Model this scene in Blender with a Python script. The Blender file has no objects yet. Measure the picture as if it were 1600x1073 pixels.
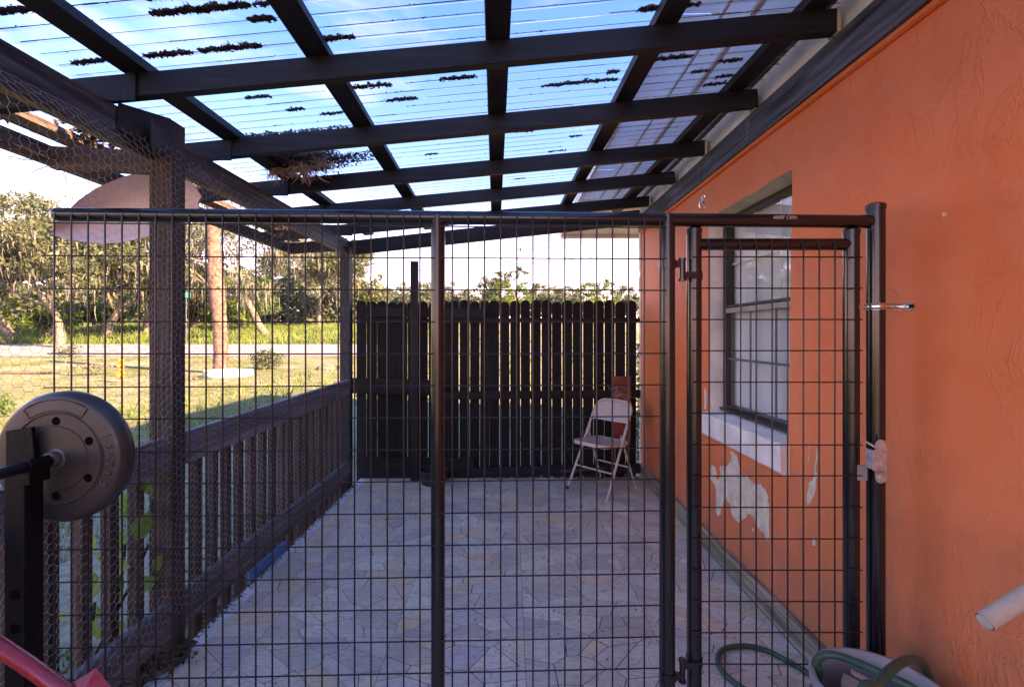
import bpy, bmesh, math, random
import numpy as np
from mathutils import Vector, Matrix
R = math.radians
rnd = random.Random(7)
rng = np.random.default_rng(7)
sc = bpy.context.scene
C = sc.collection
# ------------------------------------------------------------------ camera
F = 720.0; CX = 798.0; CY = 522.0; CH = 1.40      # focal length in px of the 1600 px photograph, vanishing point, eye height
cam = bpy.data.objects.new('camera', bpy.data.cameras.new('camera')); C.objects.link(cam)
cam.location = (0, 0, CH); cam.rotation_euler = (R(90), 0, 0)
cam.data.sensor_width = 36; cam.data.lens = F/1600*36
cam.data.shift_x = 0.00125; cam.data.shift_y = -0.0091
cam.data.clip_start = 0.02; cam.data.clip_end = 2000
sc.camera = cam
# ------------------------------------------------------------------ sky, sun, exposure
SUN_EL = R(27); SUN_AZ = R(116)
w = bpy.data.worlds.new('World'); sc.world = w; w.use_nodes = True
nt = w.node_tree; nt.nodes.clear()
N = nt.nodes.new; L = nt.links.new
out = N('ShaderNodeOutputWorld'); bg = N('ShaderNodeBackground'); sky = N('ShaderNodeTexSky')
sky.sky_type = 'NISHITA'; sky.sun_disc = False; sky.sun_elevation = SUN_EL; sky.sun_rotation = SUN_AZ
sky.air_density = 1.0; sky.dust_density = 0.0; sky.ozone_density = 3.5
tc = N('ShaderNodeTexCoord'); mp = N('ShaderNodeMapping'); mp.inputs['Scale'].default_value = (1.2, 1.2, 4.5)
nz = N('ShaderNodeTexNoise'); nz.inputs['Scale'].default_value = 2.1; nz.inputs['Detail'].default_value = 7; nz.inputs['Roughness'].default_value = .58
cr = N('ShaderNodeValToRGB'); cr.color_ramp.elements[0].position = .50; cr.color_ramp.elements[1].position = .80
cr.color_ramp.elements[1].color = (.55, .55, .55, 1)
mx = N('ShaderNodeMixRGB'); mx.inputs[2].default_value = (1.35, 1.5, 2.1, 1)
L(tc.outputs['Generated'], mp.inputs[0]); L(mp.outputs[0], nz.inputs[0]); L(nz.outputs[0], cr.inputs[0]); 
sx_ = N('ShaderNodeSeparateXYZ'); L(tc.outputs['Generated'], sx_.inputs[0])
mr = N('ShaderNodeMapRange'); mr.inputs[1].default_value = 0.0; mr.inputs[2].default_value = .30; mr.inputs[3].default_value = .75; mr.inputs[4].default_value = 0.0; L(sx_.outputs[2], mr.inputs[0])
ad = N('ShaderNodeMath'); ad.operation = 'ADD'; ad.use_clamp = True; L(cr.outputs[0], ad.inputs[0]); L(mr.outputs[0], ad.inputs[1]); L(ad.outputs[0], mx.inputs[0])
hs0 = N('ShaderNodeHueSaturation'); hs0.inputs['Saturation'].default_value = 1.34; L(sky.outputs[0], hs0.inputs['Color']); tn = N('ShaderNodeMixRGB'); tn.blend_type = 'MULTIPLY'; tn.inputs[0].default_value = 1; tn.inputs[2].default_value = (.84, .455, .60, 1); L(hs0.outputs[0], tn.inputs[1]); L(tn.outputs[0], mx.inputs[1]); L(mx.outputs[0], bg.inputs[0]); bg.inputs[1].default_value = 0.125
L(bg.outputs[0], out.inputs[0])
sun = bpy.data.objects.new('sun', bpy.data.lights.new('sun', 'SUN')); C.objects.link(sun)
sun.data.energy = 2.0; sun.data.angle = R(.5); sun.data.color = (1, .95, .86)
sd = Vector((math.sin(SUN_AZ)*math.cos(SUN_EL), math.cos(SUN_AZ)*math.cos(SUN_EL), math.sin(SUN_EL)))
sun.rotation_euler = sd.to_track_quat('Z', 'Y').to_euler(); sun.location = (6, -6, 12)
sc.view_settings.view_transform = 'Standard'; sc.view_settings.look = 'None'
sc.view_settings.exposure = 3.72; sc.view_settings.gamma = 1
try: sc.view_settings.use_white_balance = True; sc.view_settings.white_balance_temperature = 13000; sc.view_settings.white_balance_tint = 27
except Exception as ex: print('WB', ex)
try: sc.view_settings.use_curve_mapping = False
except Exception: pass
sc.render.engine = 'CYCLES'
sc.cycles.max_bounces = 10; sc.cycles.transparent_max_bounces = 24
# ------------------------------------------------------------------ helpers
def P(px, py, D):                       # point of the place seen at a pixel of the photograph, D metres ahead
    return Vector(((px-CX)/F*D, D, CH+(CY-py)/F*D))
ORG = {}
def setp(o, label=None, cat=None, group=None, kind=None):
    if label: o['label'] = label
    if cat: o['category'] = cat
    if group: o['group'] = group
    if kind: o['kind'] = kind
    return o
def thing(name, label, cat, loc=(0, 0, 0), group=None):
    o = bpy.data.objects.new(name, None); C.objects.link(o); o.location = loc; o.empty_display_size = .1
    ORG[o.name] = Vector(loc)
    return setp(o, label, cat, group)
class MB:
    def __init__(s): s.v = []; s.f = []; s.m = []; s.mi = 0
    def add(s, vs, fs):
        b = len(s.v); s.v.extend([tuple(v) for v in vs]); s.f.extend([[i+b for i in f] for f in fs]); s.m.extend([s.mi]*len(fs)); return s
    def box(s, x0, x1, y0, y1, z0, z1):
        v = [(x, y, z) for z in (z0, z1) for y in (y0, y1) for x in (x0, x1)]
        return s.add(v, [(0, 2, 3, 1), (4, 5, 7, 6), (0, 1, 5, 4), (2, 6, 7, 3), (0, 4, 6, 2), (1, 3, 7, 5)])
    def bar(s, a, b, wv, hv):          # beam from a to b with cross-section vectors
        a, b, wv, hv = map(Vector, (a, b, wv, hv))
        v = [p+sx*wv/2+sz*hv/2 for p in (a, b) for sx, sz in ((-1, -1), (1, -1), (1, 1), (-1, 1))]
        return s.add(v, [(0, 1, 2, 3), (7, 6, 5, 4), (0, 4, 5, 1), (1, 5, 6, 2), (2, 6, 7, 3), (3, 7, 4, 0)])
    def tube(s, pts, r, n=10, cap=True):
        pts = [Vector(p) for p in pts]; k = len(pts)
        rr = r if isinstance(r, (list, tuple)) else [r]*k
        t0 = (pts[1]-pts[0]).normalized()
        u = t0.orthogonal().normalized(); vs = []
        for i, p in enumerate(pts):
            t = (pts[min(i+1, k-1)]-pts[max(i-1, 0)]).normalized()
            u = (u-t*u.dot(t)); u = u.normalized() if u.length > 1e-6 else t.orthogonal().normalized()
            q = t.cross(u)
            for j in range(n):
                a = 2*math.pi*j/n; vs.append(p+(u*math.cos(a)+q*math.sin(a))*rr[i])
        fs = [(i*n+j, i*n+(j+1) % n, (i+1)*n+(j+1) % n, (i+1)*n+j) for i in range(k-1) for j in range(n)]
        if cap: fs += [tuple(range(n-1, -1, -1)), tuple((k-1)*n+j for j in range(n))]
        return s.add(vs, fs)
    def lathe(s, prof, c, axis='Z', n=40):   # prof [(r,h)]
        c = Vector(c); vs = []
        for r, h in prof:
            for j in range(n):
                a = 2*math.pi*j/n; x, y = r*math.cos(a), r*math.sin(a)
                vs.append(c+(Vector((x, y, h)) if axis == 'Z' else Vector((x, h, y)) if axis == 'Y' else Vector((h, x, y))))
        fs = []
        for i in range(len(prof)-1):
            for j in range(n):
                q = (i*n+j, i*n+(j+1) % n, (i+1)*n+(j+1) % n, (i+1)*n+j)
                fs.append(q if axis != 'Y' else q[::-1])
        return s.add(vs, fs)
    def prism(s, poly, d):             # polygon (3-D points) pushed along d
        n = len(poly); d = Vector(d); a = [Vector(p) for p in poly]
        return s.add(a+[p+d for p in a], [tuple(range(n)), tuple(range(2*n-1, n-1, -1))]+[(i, i+n, (i+1) % n+n, (i+1) % n) for i in range(n)])
    def build(s, name, mat, parent=None, smooth=False, bevel=0, sub=0, fixn=True):
        me = bpy.data.meshes.new(name)
        v = np.array(s.v, dtype=float)
        if parent is not None: org = ORG[parent.name]
        else:
            lo, hi = v.min(0), v.max(0); org = Vector(((lo[0]+hi[0])/2, (lo[1]+hi[1])/2, lo[2]))
        me.from_pydata((v-np.array(org)).tolist(), [], s.f)
        mats = mat if isinstance(mat, (list, tuple)) else [mat]
        for m in mats: me.materials.append(m)
        if len(mats) > 1: me.polygons.foreach_set('material_index', s.m)
        if bevel or fixn:
            bm = bmesh.new(); bm.from_mesh(me)
            bmesh.ops.recalc_face_normals(bm, faces=bm.faces)
            if bevel:
                bmesh.ops.bevel(bm, geom=[e for e in bm.edges if e.is_manifold and e.calc_face_angle(0) > .5], offset=bevel, segments=2, profile=.6, affect='EDGES')
            bm.to_mesh(me); bm.free()
        if smooth: me.shade_smooth()
        o = bpy.data.objects.new(name, me); C.objects.link(o)
        if parent is not None: o.parent = parent
        else: o.location = org
        ORG[o.name] = Vector(org)
        if smooth:
            try: me.set_sharp_from_angle(angle=R(40))
            except Exception: pass
        return o
def smoothpath(pts, k=8):              # Catmull-Rom
    pts = [Vector(p) for p in pts]; q = [pts[0]]+pts+[pts[-1]]; o = []
    for i in range(1, len(q)-2):
        for j in range(k):
            t = j/k; a, b, c, d = q[i-1:i+3]
            o.append(.5*((2*b)+(c-a)*t+(2*a-5*b+4*c-d)*t*t+(3*b-a-3*c+d)*t**3))
    return o+[pts[-1]]
def quads(name, V, mat, parent=None, nper=4):    # V: (N, nper, 3) world coordinates
    V = np.asarray(V, dtype=float); n = len(V)
    org = np.array(ORG[parent.name]) if parent is not None else np.array([V[..., 0].mean(), V[..., 1].mean(), V[..., 2].min()])
    me = bpy.data.meshes.new(name)
    me.vertices.add(n*nper); me.vertices.foreach_set('co', (V.reshape(-1, 3)-org).ravel())
    me.loops.add(n*nper); me.loops.foreach_set('vertex_index', np.arange(n*nper, dtype=np.int32))
    me.polygons.add(n); me.polygons.foreach_set('loop_start', np.arange(n, dtype=np.int32)*nper)
    me.update(calc_edges=True); me.materials.append(mat)
    o = bpy.data.objects.new(name, me); C.objects.link(o)
    if parent is not None: o.parent = parent
    else: o.location = org
    ORG[o.name] = Vector(org)
    return o
# ------------------------------------------------------------------ materials
def mat(name):
    m = bpy.data.materials.new(name); m.use_nodes = True; t = m.node_tree
    b = t.nodes['Principled BSDF']; return m, t, b
def ramp(t, fac, stops):
    r = t.nodes.new('ShaderNodeValToRGB'); e = r.color_ramp.elements
    while len(e) < len(stops): e.new(.5)
    for x, (p, c) in zip(e, stops): x.position = p; x.color = (*c, 1) if len(c) == 3 else c
    if fac is not None: t.links.new(fac, r.inputs[0])
    return r
def noise(t, vec, scale, detail=4, rough=.55, dist=0):
    n = t.nodes.new('ShaderNodeTexNoise'); n.inputs['Scale'].default_value = scale; n.inputs['Detail'].default_value = detail
    n.inputs['Roughness'].default_value = rough; n.inputs['Distortion'].default_value = dist
    if vec is not None: t.links.new(vec, n.inputs['Vector'])
    return n
def coords(t, scale=(1, 1, 1), rot=(0, 0, 0)):
    c = t.nodes.new('ShaderNodeTexCoord'); m = t.nodes.new('ShaderNodeMapping'); m.inputs['Scale'].default_value = scale
    m.inputs['Rotation'].default_value = rot; t.links.new(c.outputs['Object'], m.inputs['Vector']); return m.outputs[0]
def mixc(t, fac, a, b, mode='MIX'):
    m = t.nodes.new('ShaderNodeMixRGB'); m.blend_type = mode
    for s, i in ((fac, 0), (a, 1), (b, 2)):
        if hasattr(s, 'is_linked'): t.links.new(s, m.inputs[i])
        else: m.inputs[i].default_value = s if i == 0 else (*s, 1)
    return m.outputs[0]
def math_(t, op, a, b=0.0):
    m = t.nodes.new('ShaderNodeMath'); m.operation = op
    for s, i in ((a, 0), (b, 1)):
        if hasattr(s, 'is_linked'): t.links.new(s, m.inputs[i])
        else: m.inputs[i].default_value = s
    return m.outputs[0]
def bump(t, b, h, dist=.002, strength=1):
    n = t.nodes.new('ShaderNodeBump'); n.inputs['Distance'].default_value = dist; n.inputs['Strength'].default_value = strength
    t.links.new(h, n.inputs['Height']); t.links.new(n.outputs[0], b.inputs['Normal'])
def simple(name, col, rough=.5, metal=0, var=.25, scale=8, bd=0, coat=0, spec=.5):
    m, t, b = mat(name); v = coords(t)
    n = noise(t, v, scale, 5)
    c2 = tuple(x*(1-var) for x in col); c1 = tuple(min(1, x*(1+var)) for x in col)
    t.links.new(ramp(t, n.outputs[0], [(.35, c2), (.65, c1)]).outputs[0], b.inputs['Base Color'])
    n2 = noise(t, v, scale*5, 3)
    r_ = ramp(t, n2.outputs[0], [(.3, (rough*.8,)*3), (.7, (min(1, rough*1.2),)*3)])
    t.links.new(r_.outputs[0], b.inputs['Roughness'])
    b.inputs['Metallic'].default_value = metal; b.inputs['Specular IOR Level'].default_value = spec
    if coat: b.inputs['Coat Weight'].default_value = coat; b.inputs['Coat Roughness'].default_value = .12
    if bd: bump(t, b, n2.outputs[0], bd)
    return m
def wood(name, col, light, axis, rough=.6, wear=.15, bd=.0015):
    m, t, b = mat(name); s = [16, 16, 16]; s[axis] = .9
    v = coords(t, s); n = noise(t, v, 1.6, 8, .65, .6)
    s2 = [60, 60, 60]; s2[axis] = 1.6
    g = noise(t, coords(t, s2), 1.5, 5, .6)
    c = ramp(t, n.outputs[0], [(.38, col), (.62, light)]).outputs[0]
    wn = noise(t, coords(t, (3, 3, 3)), 1.2, 7, .7)
    wr = ramp(t, wn.outputs[0], [(.62, (0, 0, 0)), (.75, (1, 1, 1))]).outputs[0]
    wf = math_(t, 'MULTIPLY', wr, wear)
    c = mixc(t, wf, c, tuple(min(.8, x*3.2+.03) for x in light))
    gm = math_(t, 'MULTIPLY', ramp(t, g.outputs[0], [(.4, (0, 0, 0)), (.6, (1, 1, 1))]).outputs[0], .55)
    c = mixc(t, gm, c, tuple(x*.55 for x in col))
    oi = t.nodes.new('ShaderNodeObjectInfo')
    br = math_(t, 'MULTIPLY_ADD', oi.outputs['Random'], .5); t.nodes[-1].inputs[2].default_value = .75
    hs = t.nodes.new('ShaderNodeHueSaturation'); t.links.new(br, hs.inputs['Value']); t.links.new(c, hs.inputs['Color'])
    t.links.new(hs.outputs[0], b.inputs['Base Color'])
    b.inputs['Roughness'].default_value = rough; b.inputs['Specular IOR Level'].default_value = .35
    bump(t, b, math_(t, 'ADD', n.outputs[0], g.outputs[0]), bd, .8)
    return m
DK = ((.009, .008, .009), (.024, .021, .0235))
M = {}
M['woodx'] = wood('dark_stained_wood_x', *DK, 0); M['woody'] = wood('dark_stained_wood_y', *DK, 1); M['woodz'] = wood('dark_stained_wood_z', *DK, 2)
M['beam'] = wood('weathered_beam_wood', (.026, .028, .033), (.17, .17, .18), 1, .6, .8, .003)
M['ledger'] = wood('blue_black_ledger_wood', (.026, .027, .034), (.17, .18, .22), 1, .5, .6, .003)
M['rail'] = wood('grey_brown_rail_wood', (.085, .082, .086), (.22, .215, .22), 1, .7, .3, .002)
M['balu'] = wood('brown_baluster_wood', (.035, .024, .02), (.10, .07, .055), 2, .75, .2)
M['raw'] = wood('raw_brown_wood', (.09, .055, .04), (.22, .15, .11), 1, .7, .4)
M['rawx'] = wood('raw_brown_wood_x', (.06, .038, .028), (.15, .10, .075), 0, .7, .4)
M['edge'] = wood('tan_underside', (.22, .17, .09), (.42, .34, .2), 1, .8, .2)  # lighter tan for the beam's lower face
M['base'] = wood('weathered_skirting', (.16, .12, .08), (.52, .40, .27), 1, .8, .5, .003)
M['fence'] = wood('black_fence_wood', (.005, .0042, .0045), (.013, .0105, .011), 2, .8, .05)
M['fencex'] = wood('black_fence_rail', (.008, .007, .0075), (.020, .017, .0175), 0, .7, .1)
M['tube'] = simple('black_gloss_powdercoat', (.010, .009, .010), .2, 0, .15, 20, 0, .3)
M['wire'] = simple('black_mesh_wire', (.018, .013, .011), .35, 0, .3, 30)
M['galv'] = simple('galvanised_wire', (.45, .43, .40), .45, .35, .3, 25)
M['steel'] = simple('bright_zinc_steel', (.62, .64, .66), .25, 1, .15, 40)
M['cream'] = simple('cream_painted_trim', (.74, .70, .62), .6, 0, .12, 6, .001)
M['soffit'] = simple('soffit_paint', (.82, .76, .71), .55, 0, .08, 4, .0005)
M['white'] = simple('white_plaster', (.80, .70, .61), .75, 0, .14, 7, .002)
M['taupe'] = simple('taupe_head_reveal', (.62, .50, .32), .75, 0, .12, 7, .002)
M['bronze'] = simple('bronze_window_frame', (.035, .03, .028), .4, .2, .2, 14)
M['tanfr'] = simple('tan_window_rail', (.33, .28, .21), .55, 0, .12, 14)
M['grille'] = simple('grey_window_grille', (.10, .105, .11), .5, 0, .1, 14)
M['blind'] = simple('pale_blind', (.72, .76, .74), .8, 0, .05, 3)
M['shingle'] = simple('unseen_roof_shingle', (.13, .11, .10), .9, 0, .3, 12, .004)
M['chair'] = simple('beige_enamel', (.56, .44, .35), .4, 0, .06, 10, 0, .15)
M['void'] = simple('black_recess', (.003, .003, .003), .9, spec=.05)
M['rubber'] = simple('dark_rubber', (.02, .018, .018), .6, 0, .2, 20)
M['plate'] = simple('black_plastic_weight', (.034, .027, .025), .42, 0, .12, 30, .0004)
M['rack'] = simple('black_rack_paint', (.004, .003, .004), .6, 0, .15, 20, spec=.2)
M['barst'] = simple('dark_bar_steel', (.035, .035, .045), .3, .8, .2, 20)
M['red'] = simple('glossy_red_paint', (.42, .016, .02), .28, 0, .12, 8, 0, .5)
M['hose'] = simple('green_hose', (.022, .085, .050), .42, 0, .15, 30, .0003)
M['bucket'] = simple('grey_plastic', (.30, .285, .275), .45, 0, .10, 14)
M['pvc'] = simple('dusty_beige_pipe', (.48, .41, .32), .65, 0, .14, 18, .001)
M['paper'] = simple('white_carton', (.72, .72, .74), .6, 0, .04, 5)
M['pinkc'] = simple('pink_print', (.65, .30, .33), .6, 0, .08, 5)
M['tan'] = simple('tan_card', (.45, .34, .25), .7, 0, .15, 20)
M['pinkp'] = simple('pale_pink_panel', (.72, .58, .56), .6, 0, .05, 4, .0006)
M['bluep'] = simple('blue_paint', (.03, .17, .36), .5, 0, .2, 9)
M['redbr'] = simple('rust_red_paint', (.22, .045, .03), .7, 0, .2, 12, .001)
M['straw'] = simple('dry_straw', (.55, .33, .2), .8, 0, .35, 30)
M['litter'] = simple('dark_leaf_litter', (.075, .042, .026), .9, 0, .6, 60)
M['litter2'] = simple('brown_dead_leaves', (.12, .07, .04), .9, 0, .6, 40)
M['bark'] = simple('oak_bark', (.16, .135, .10), .95, 0, .4, 5, .02)
M['palm'] = simple('palm_bark', (.19, .105, .08), .95, 0, .35, 6, .02)
M['asphalt'] = simple('pale_asphalt', (.24, .225, .23), .9, 0, .12, 3, .003)
M['conc'] = simple('pale_concrete', (.60, .585, .57), .8, 0, .14, 9, .002)
M['orange'] = simple('orange_ornament', (.62, .22, .04), .6, 0, .2, 20)
M['line'] = simple('black_cable', (.02, .02, .02), .6)
M['greens'] = simple('green_sign_paint', (.02, .30, .20), .5)
M['hwall'] = simple('beige_house_wall', (.55, .45, .33), .8)
M['hroof'] = simple('pale_house_roof', (.60, .58, .50), .8)
M['mirror'] = simple('grey_metal', (.12, .12, .12), .5, .5)
def leafmat(name, a, b, c, rough=.55, scale=.7, tr=.35):
    m, t, bs = mat(name); v = coords(t); n = noise(t, v, scale, 3); n2 = noise(t, v, scale*9, 3)
    f = math_(t, 'ADD', math_(t, 'MULTIPLY', n.outputs[0], .6), math_(t, 'MULTIPLY', n2.outputs[0], .4))
    col = ramp(t, f, [(.36, a), (.5, b), (.64, c)]).outputs[0]
    t.links.new(col, bs.inputs['Base Color']); bs.inputs['Roughness'].default_value = rough; bs.inputs['Specular IOR Level'].default_value = .25
    td = t.nodes.new('ShaderNodeBsdfTranslucent'); t.links.new(col, td.inputs[0])
    mi = t.nodes.new('ShaderNodeMixShader'); mi.inputs[0].default_value = tr
    t.links.new(bs.outputs[0], mi.inputs[1]); t.links.new(td.outputs[0], mi.inputs[2])
    t.links.new(mi.outputs[0], t.nodes['Material Output'].inputs[0]); return m
M['oakleaf'] = leafmat('live_oak_leaves', (.035, .048, .02), (.10, .115, .055), (.22, .22, .13))
M['greenleaf'] = leafmat('bright_green_leaves', (.04, .08, .02), (.10, .16, .04), (.19, .26, .07))
M['moss'] = leafmat('spanish_moss', (.10, .10, .075), (.18, .17, .13), (.26, .24, .19), .8)
M['farleaf'] = leafmat('far_leaves', (.08, .10, .06), (.14, .16, .10), (.22, .23, .15))  # paler, greyer leaves: haze over the far trees put into the colour
M['figleaf'] = leafmat('broad_green_leaf', (.09, .19, .03), (.15, .29, .05), (.24, .40, .09), .45, 8, .45)
M['grass'] = leafmat('grass_blades', (.07, .10, .025), (.15, .18, .055), (.28, .26, .12), .7, .5, .3)
M['tallgrass'] = leafmat('verge_grass', (.09, .14, .03), (.16, .22, .055), (.26, .30, .11), .7, .4, .4)
# stucco
def stucco():
    m, t, b = mat('orange_stucco'); v = coords(t)
    big = noise(t, v, .7, 4); mid = noise(t, v, 5, 6)
    c = ramp(t, big.outputs[0], [(.3, (.86, .165, .045)), (.7, (.90, .22, .08))]).outputs[0]
    c = mixc(t, math_(t, 'MULTIPLY', ramp(t, mid.outputs[0], [(.4, (0, 0, 0)), (.75, (1, 1, 1))]).outputs[0], .35), c, (.90, .28, .14))
    sp = noise(t, v, 14, 8, .75); c = mixc(t, math_(t, 'MULTIPLY', ramp(t, sp.outputs[0], [(.68, (0, 0, 0)), (.74, (1, 1, 1))]).outputs[0], .4), c, (.38, .08, .04))
    sp_ = t.nodes.new('ShaderNodeSeparateXYZ'); t.links.new(t.nodes.new('ShaderNodeTexCoord').outputs['Object'], sp_.inputs[0])
    mr_ = t.nodes.new('ShaderNodeMapRange'); mr_.inputs[1].default_value = .1; mr_.inputs[2].default_value = 1.1; mr_.inputs[3].default_value = .32; mr_.inputs[4].default_value = 0; t.links.new(sp_.outputs[2], mr_.inputs[0])
    dn = noise(t, coords(t, (1, 2.5, .8)), 3.2, 7, .7); df = ramp(t, math_(t, 'ADD', dn.outputs[0], mr_.outputs[0]), [(.58, (0, 0, 0)), (.85, (.5, .5, .5))]).outputs[0]
    c = mixc(t, df, c, (.40, .16, .10))
    t.links.new(c, b.inputs['Base Color']); b.inputs['Roughness'].default_value = .55; b.inputs['Specular IOR Level'].default_value = .35
    def ridge(scale, lo, dist, rot):
        n = noise(t, coords(t, (1, 1, .6), rot), scale, 5, .6, dist)
        r_ = ramp(t, n.outputs[0], [(.5-lo, (0, 0, 0)), (.5, (1, 1, 1)), (.5+lo*.35, (0, 0, 0))]).outputs[0]
        k = noise(t, v, scale*.45, 3); mk = ramp(t, k.outputs[0], [(.46, (0, 0, 0)), (.6, (1, 1, 1))]).outputs[0]
        return math_(t, 'MULTIPLY', r_, mk)
    h = math_(t, 'ADD', ridge(6, .05, 1.2, (.5, 0, 0)), math_(t, 'MULTIPLY', ridge(13, .06, 1.6, (1.1, 0, 0)), .6))
    fine = noise(t, v, 75, 5, .7)
    h = math_(t, 'ADD', h, math_(t, 'MULTIPLY', fine.outputs[0], .55))
    h = math_(t, 'ADD', h, math_(t, 'MULTIPLY', mid.outputs[0], 1.6))
    bump(t, b, h, .0030, .62); return m
M['stucco'] = stucco()
def floormat():
    m, t, b = mat('flagstone_print'); oi = t.nodes.new('ShaderNodeObjectInfo'); gi = t.nodes.new('ShaderNodeNewGeometry')
    rv = math_(t, 'FRACT', math_(t, 'ADD', oi.outputs['Random'], math_(t, 'MULTIPLY', gi.outputs['Random Per Island'], 7.31)))
    c = ramp(t, rv, [(0, (.64, .50, .40)), (.16, (.88, .71, .53)), (.32, (.50, .38, .31)), (.48, (.86, .71, .53)), (.62, (.58, .42, .30)), (.76, (.84, .62, .44)), (.88, (.88, .50, .24)), (.93, (.76, .62, .50)), (1, (.58, .45, .42))])
    tcg = t.nodes.new('ShaderNodeTexCoord')
    add = t.nodes.new('ShaderNodeVectorMath'); add.operation = 'MULTIPLY_ADD'
    cmb = t.nodes.new('ShaderNodeCombineXYZ')
    for i in range(3): t.links.new(rv, cmb.inputs[i])
    t.links.new(cmb.outputs[0], add.inputs[0]); add.inputs[1].default_value = (37, 19, 11); t.links.new(tcg.outputs['Object'], add.inputs[2])
    mpn = t.nodes.new('ShaderNodeMapping'); mpn.inputs['Scale'].default_value = (1, 2.2, 1); t.links.new(add.outputs[0], mpn.inputs[0])
    n = noise(t, mpn.outputs[0], 9, 7, .65, 1.2)
    col = mixc(t, ramp(t, n.outputs[0], [(.38, (0, 0, 0)), (.68, (.5, .5, .5))]).outputs[0], c.outputs[0], (.84, .71, .58))
    vn = noise(t, mpn.outputs[0], 6, 5, .6, 2.0)
    vein = ramp(t, vn.outputs[0], [(.47, (0, 0, 0)), (.5, (.75, .75, .75)), (.53, (0, 0, 0))]).outputs[0]
    col = mixc(t, vein, col, (.36, .30, .27))
    dn = noise(t, tcg.outputs['Object'], 2.2, 6, .7)
    col = mixc(t, math_(t, 'MULTIPLY', ramp(t, dn.outputs[0], [(.5, (0, 0, 0)), (.7, (1, 1, 1))]).outputs[0], .4), col, (.36, .30, .26))
    t.links.new(col, b.inputs['Base Color']); b.inputs['Specular IOR Level'].default_value = .45
    t.links.new(ramp(t, dn.outputs[0], [(.3, (.30,)*3), (.7, (.55,)*3)]).outputs[0], b.inputs['Roughness'])
    bump(t, b, n.outputs[0], .0008); return m
M['stone'] = floormat()
M['joint'] = simple('brown_joint', (.09, .062, .05), .8, 0, .3, 20)
def schlick(t, f0, k=1.0):
    lw = t.nodes.new('ShaderNodeLayerWeight'); lw.inputs[0].default_value = .5
    return math_(t, 'ADD', math_(t, 'MULTIPLY', math_(t, 'POWER', lw.outputs['Facing'], 5.0), (1-f0)*k), f0)
def roofsheet():
    m, t, b = mat('clear_corrugated_plastic'); v = coords(t)
    n = noise(t, coords(t, (.6, 6, 1)), 2.0, 6, .7)
    tr = t.nodes.new('ShaderNodeBsdfTransparent'); tr.inputs[0].default_value = (.93, .95, .985, 1)
    gl = t.nodes.new('ShaderNodeBsdfGlossy'); gl.inputs['Roughness'].default_value = .12; gl.inputs[0].default_value = (.9, .9, .92, 1)
    fr = schlick(t, .05, .8)
    m1 = t.nodes.new('ShaderNodeMixShader'); t.links.new(fr, m1.inputs[0]); t.links.new(tr.outputs[0], m1.inputs[1]); t.links.new(gl.outputs[0], m1.inputs[2])
    df = t.nodes.new('ShaderNodeBsdfTranslucent'); df.inputs[0].default_value = (.62, .60, .62, 1)
    m2 = t.nodes.new('ShaderNodeMixShader')
    t.links.new(ramp(t, n.outputs[0], [(.42, (.01,)*3), (.7, (.10,)*3)]).outputs[0], m2.inputs[0])
    t.links.new(m1.outputs[0], m2.inputs[1]); t.links.new(df.outputs[0], m2.inputs[2])
    t.links.new(m2.outputs[0], t.nodes['Material Output'].inputs[0]); return m
M['sheet'] = roofsheet()
def glassmat():
    m, t, b = mat('window_glass')
    tr = t.nodes.new('ShaderNodeBsdfTransparent'); gl = t.nodes.new('ShaderNodeBsdfGlossy'); gl.inputs['Roughness'].default_value = .02
    fr = schlick(t, .14)
    tr.inputs[0].default_value = (.96, .98, .98, 1)
    m1 = t.nodes.new('ShaderNodeMixShader'); t.links.new(fr, m1.inputs[0]); t.links.new(tr.outputs[0], m1.inputs[1]); t.links.new(gl.outputs[0], m1.inputs[2])
    t.links.new(m1.outputs[0], t.nodes['Material Output'].inputs[0]); return m
M['glass'] = glassmat()
def milky():
    m, t, b = mat('translucent_soffit'); n = noise(t, coords(t, (1, .5, 1)), 3, 5)
    c = ramp(t, n.outputs[0], [(.35, (.78, .62, .56)), (.65, (.88, .76, .70))]).outputs[0]; t.links.new(c, b.inputs['Base Color']); b.inputs['Roughness'].default_value = .35
    td = t.nodes.new('ShaderNodeBsdfTranslucent'); t.links.new(c, td.inputs[0]); mi = t.nodes.new('ShaderNodeMixShader'); mi.inputs[0].default_value = .5
    t.links.new(b.outputs[0], mi.inputs[1]); t.links.new(td.outputs[0], mi.inputs[2]); t.links.new(mi.outputs[0], t.nodes['Material Output'].inputs[0]); return m
M['milky'] = milky()
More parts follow.
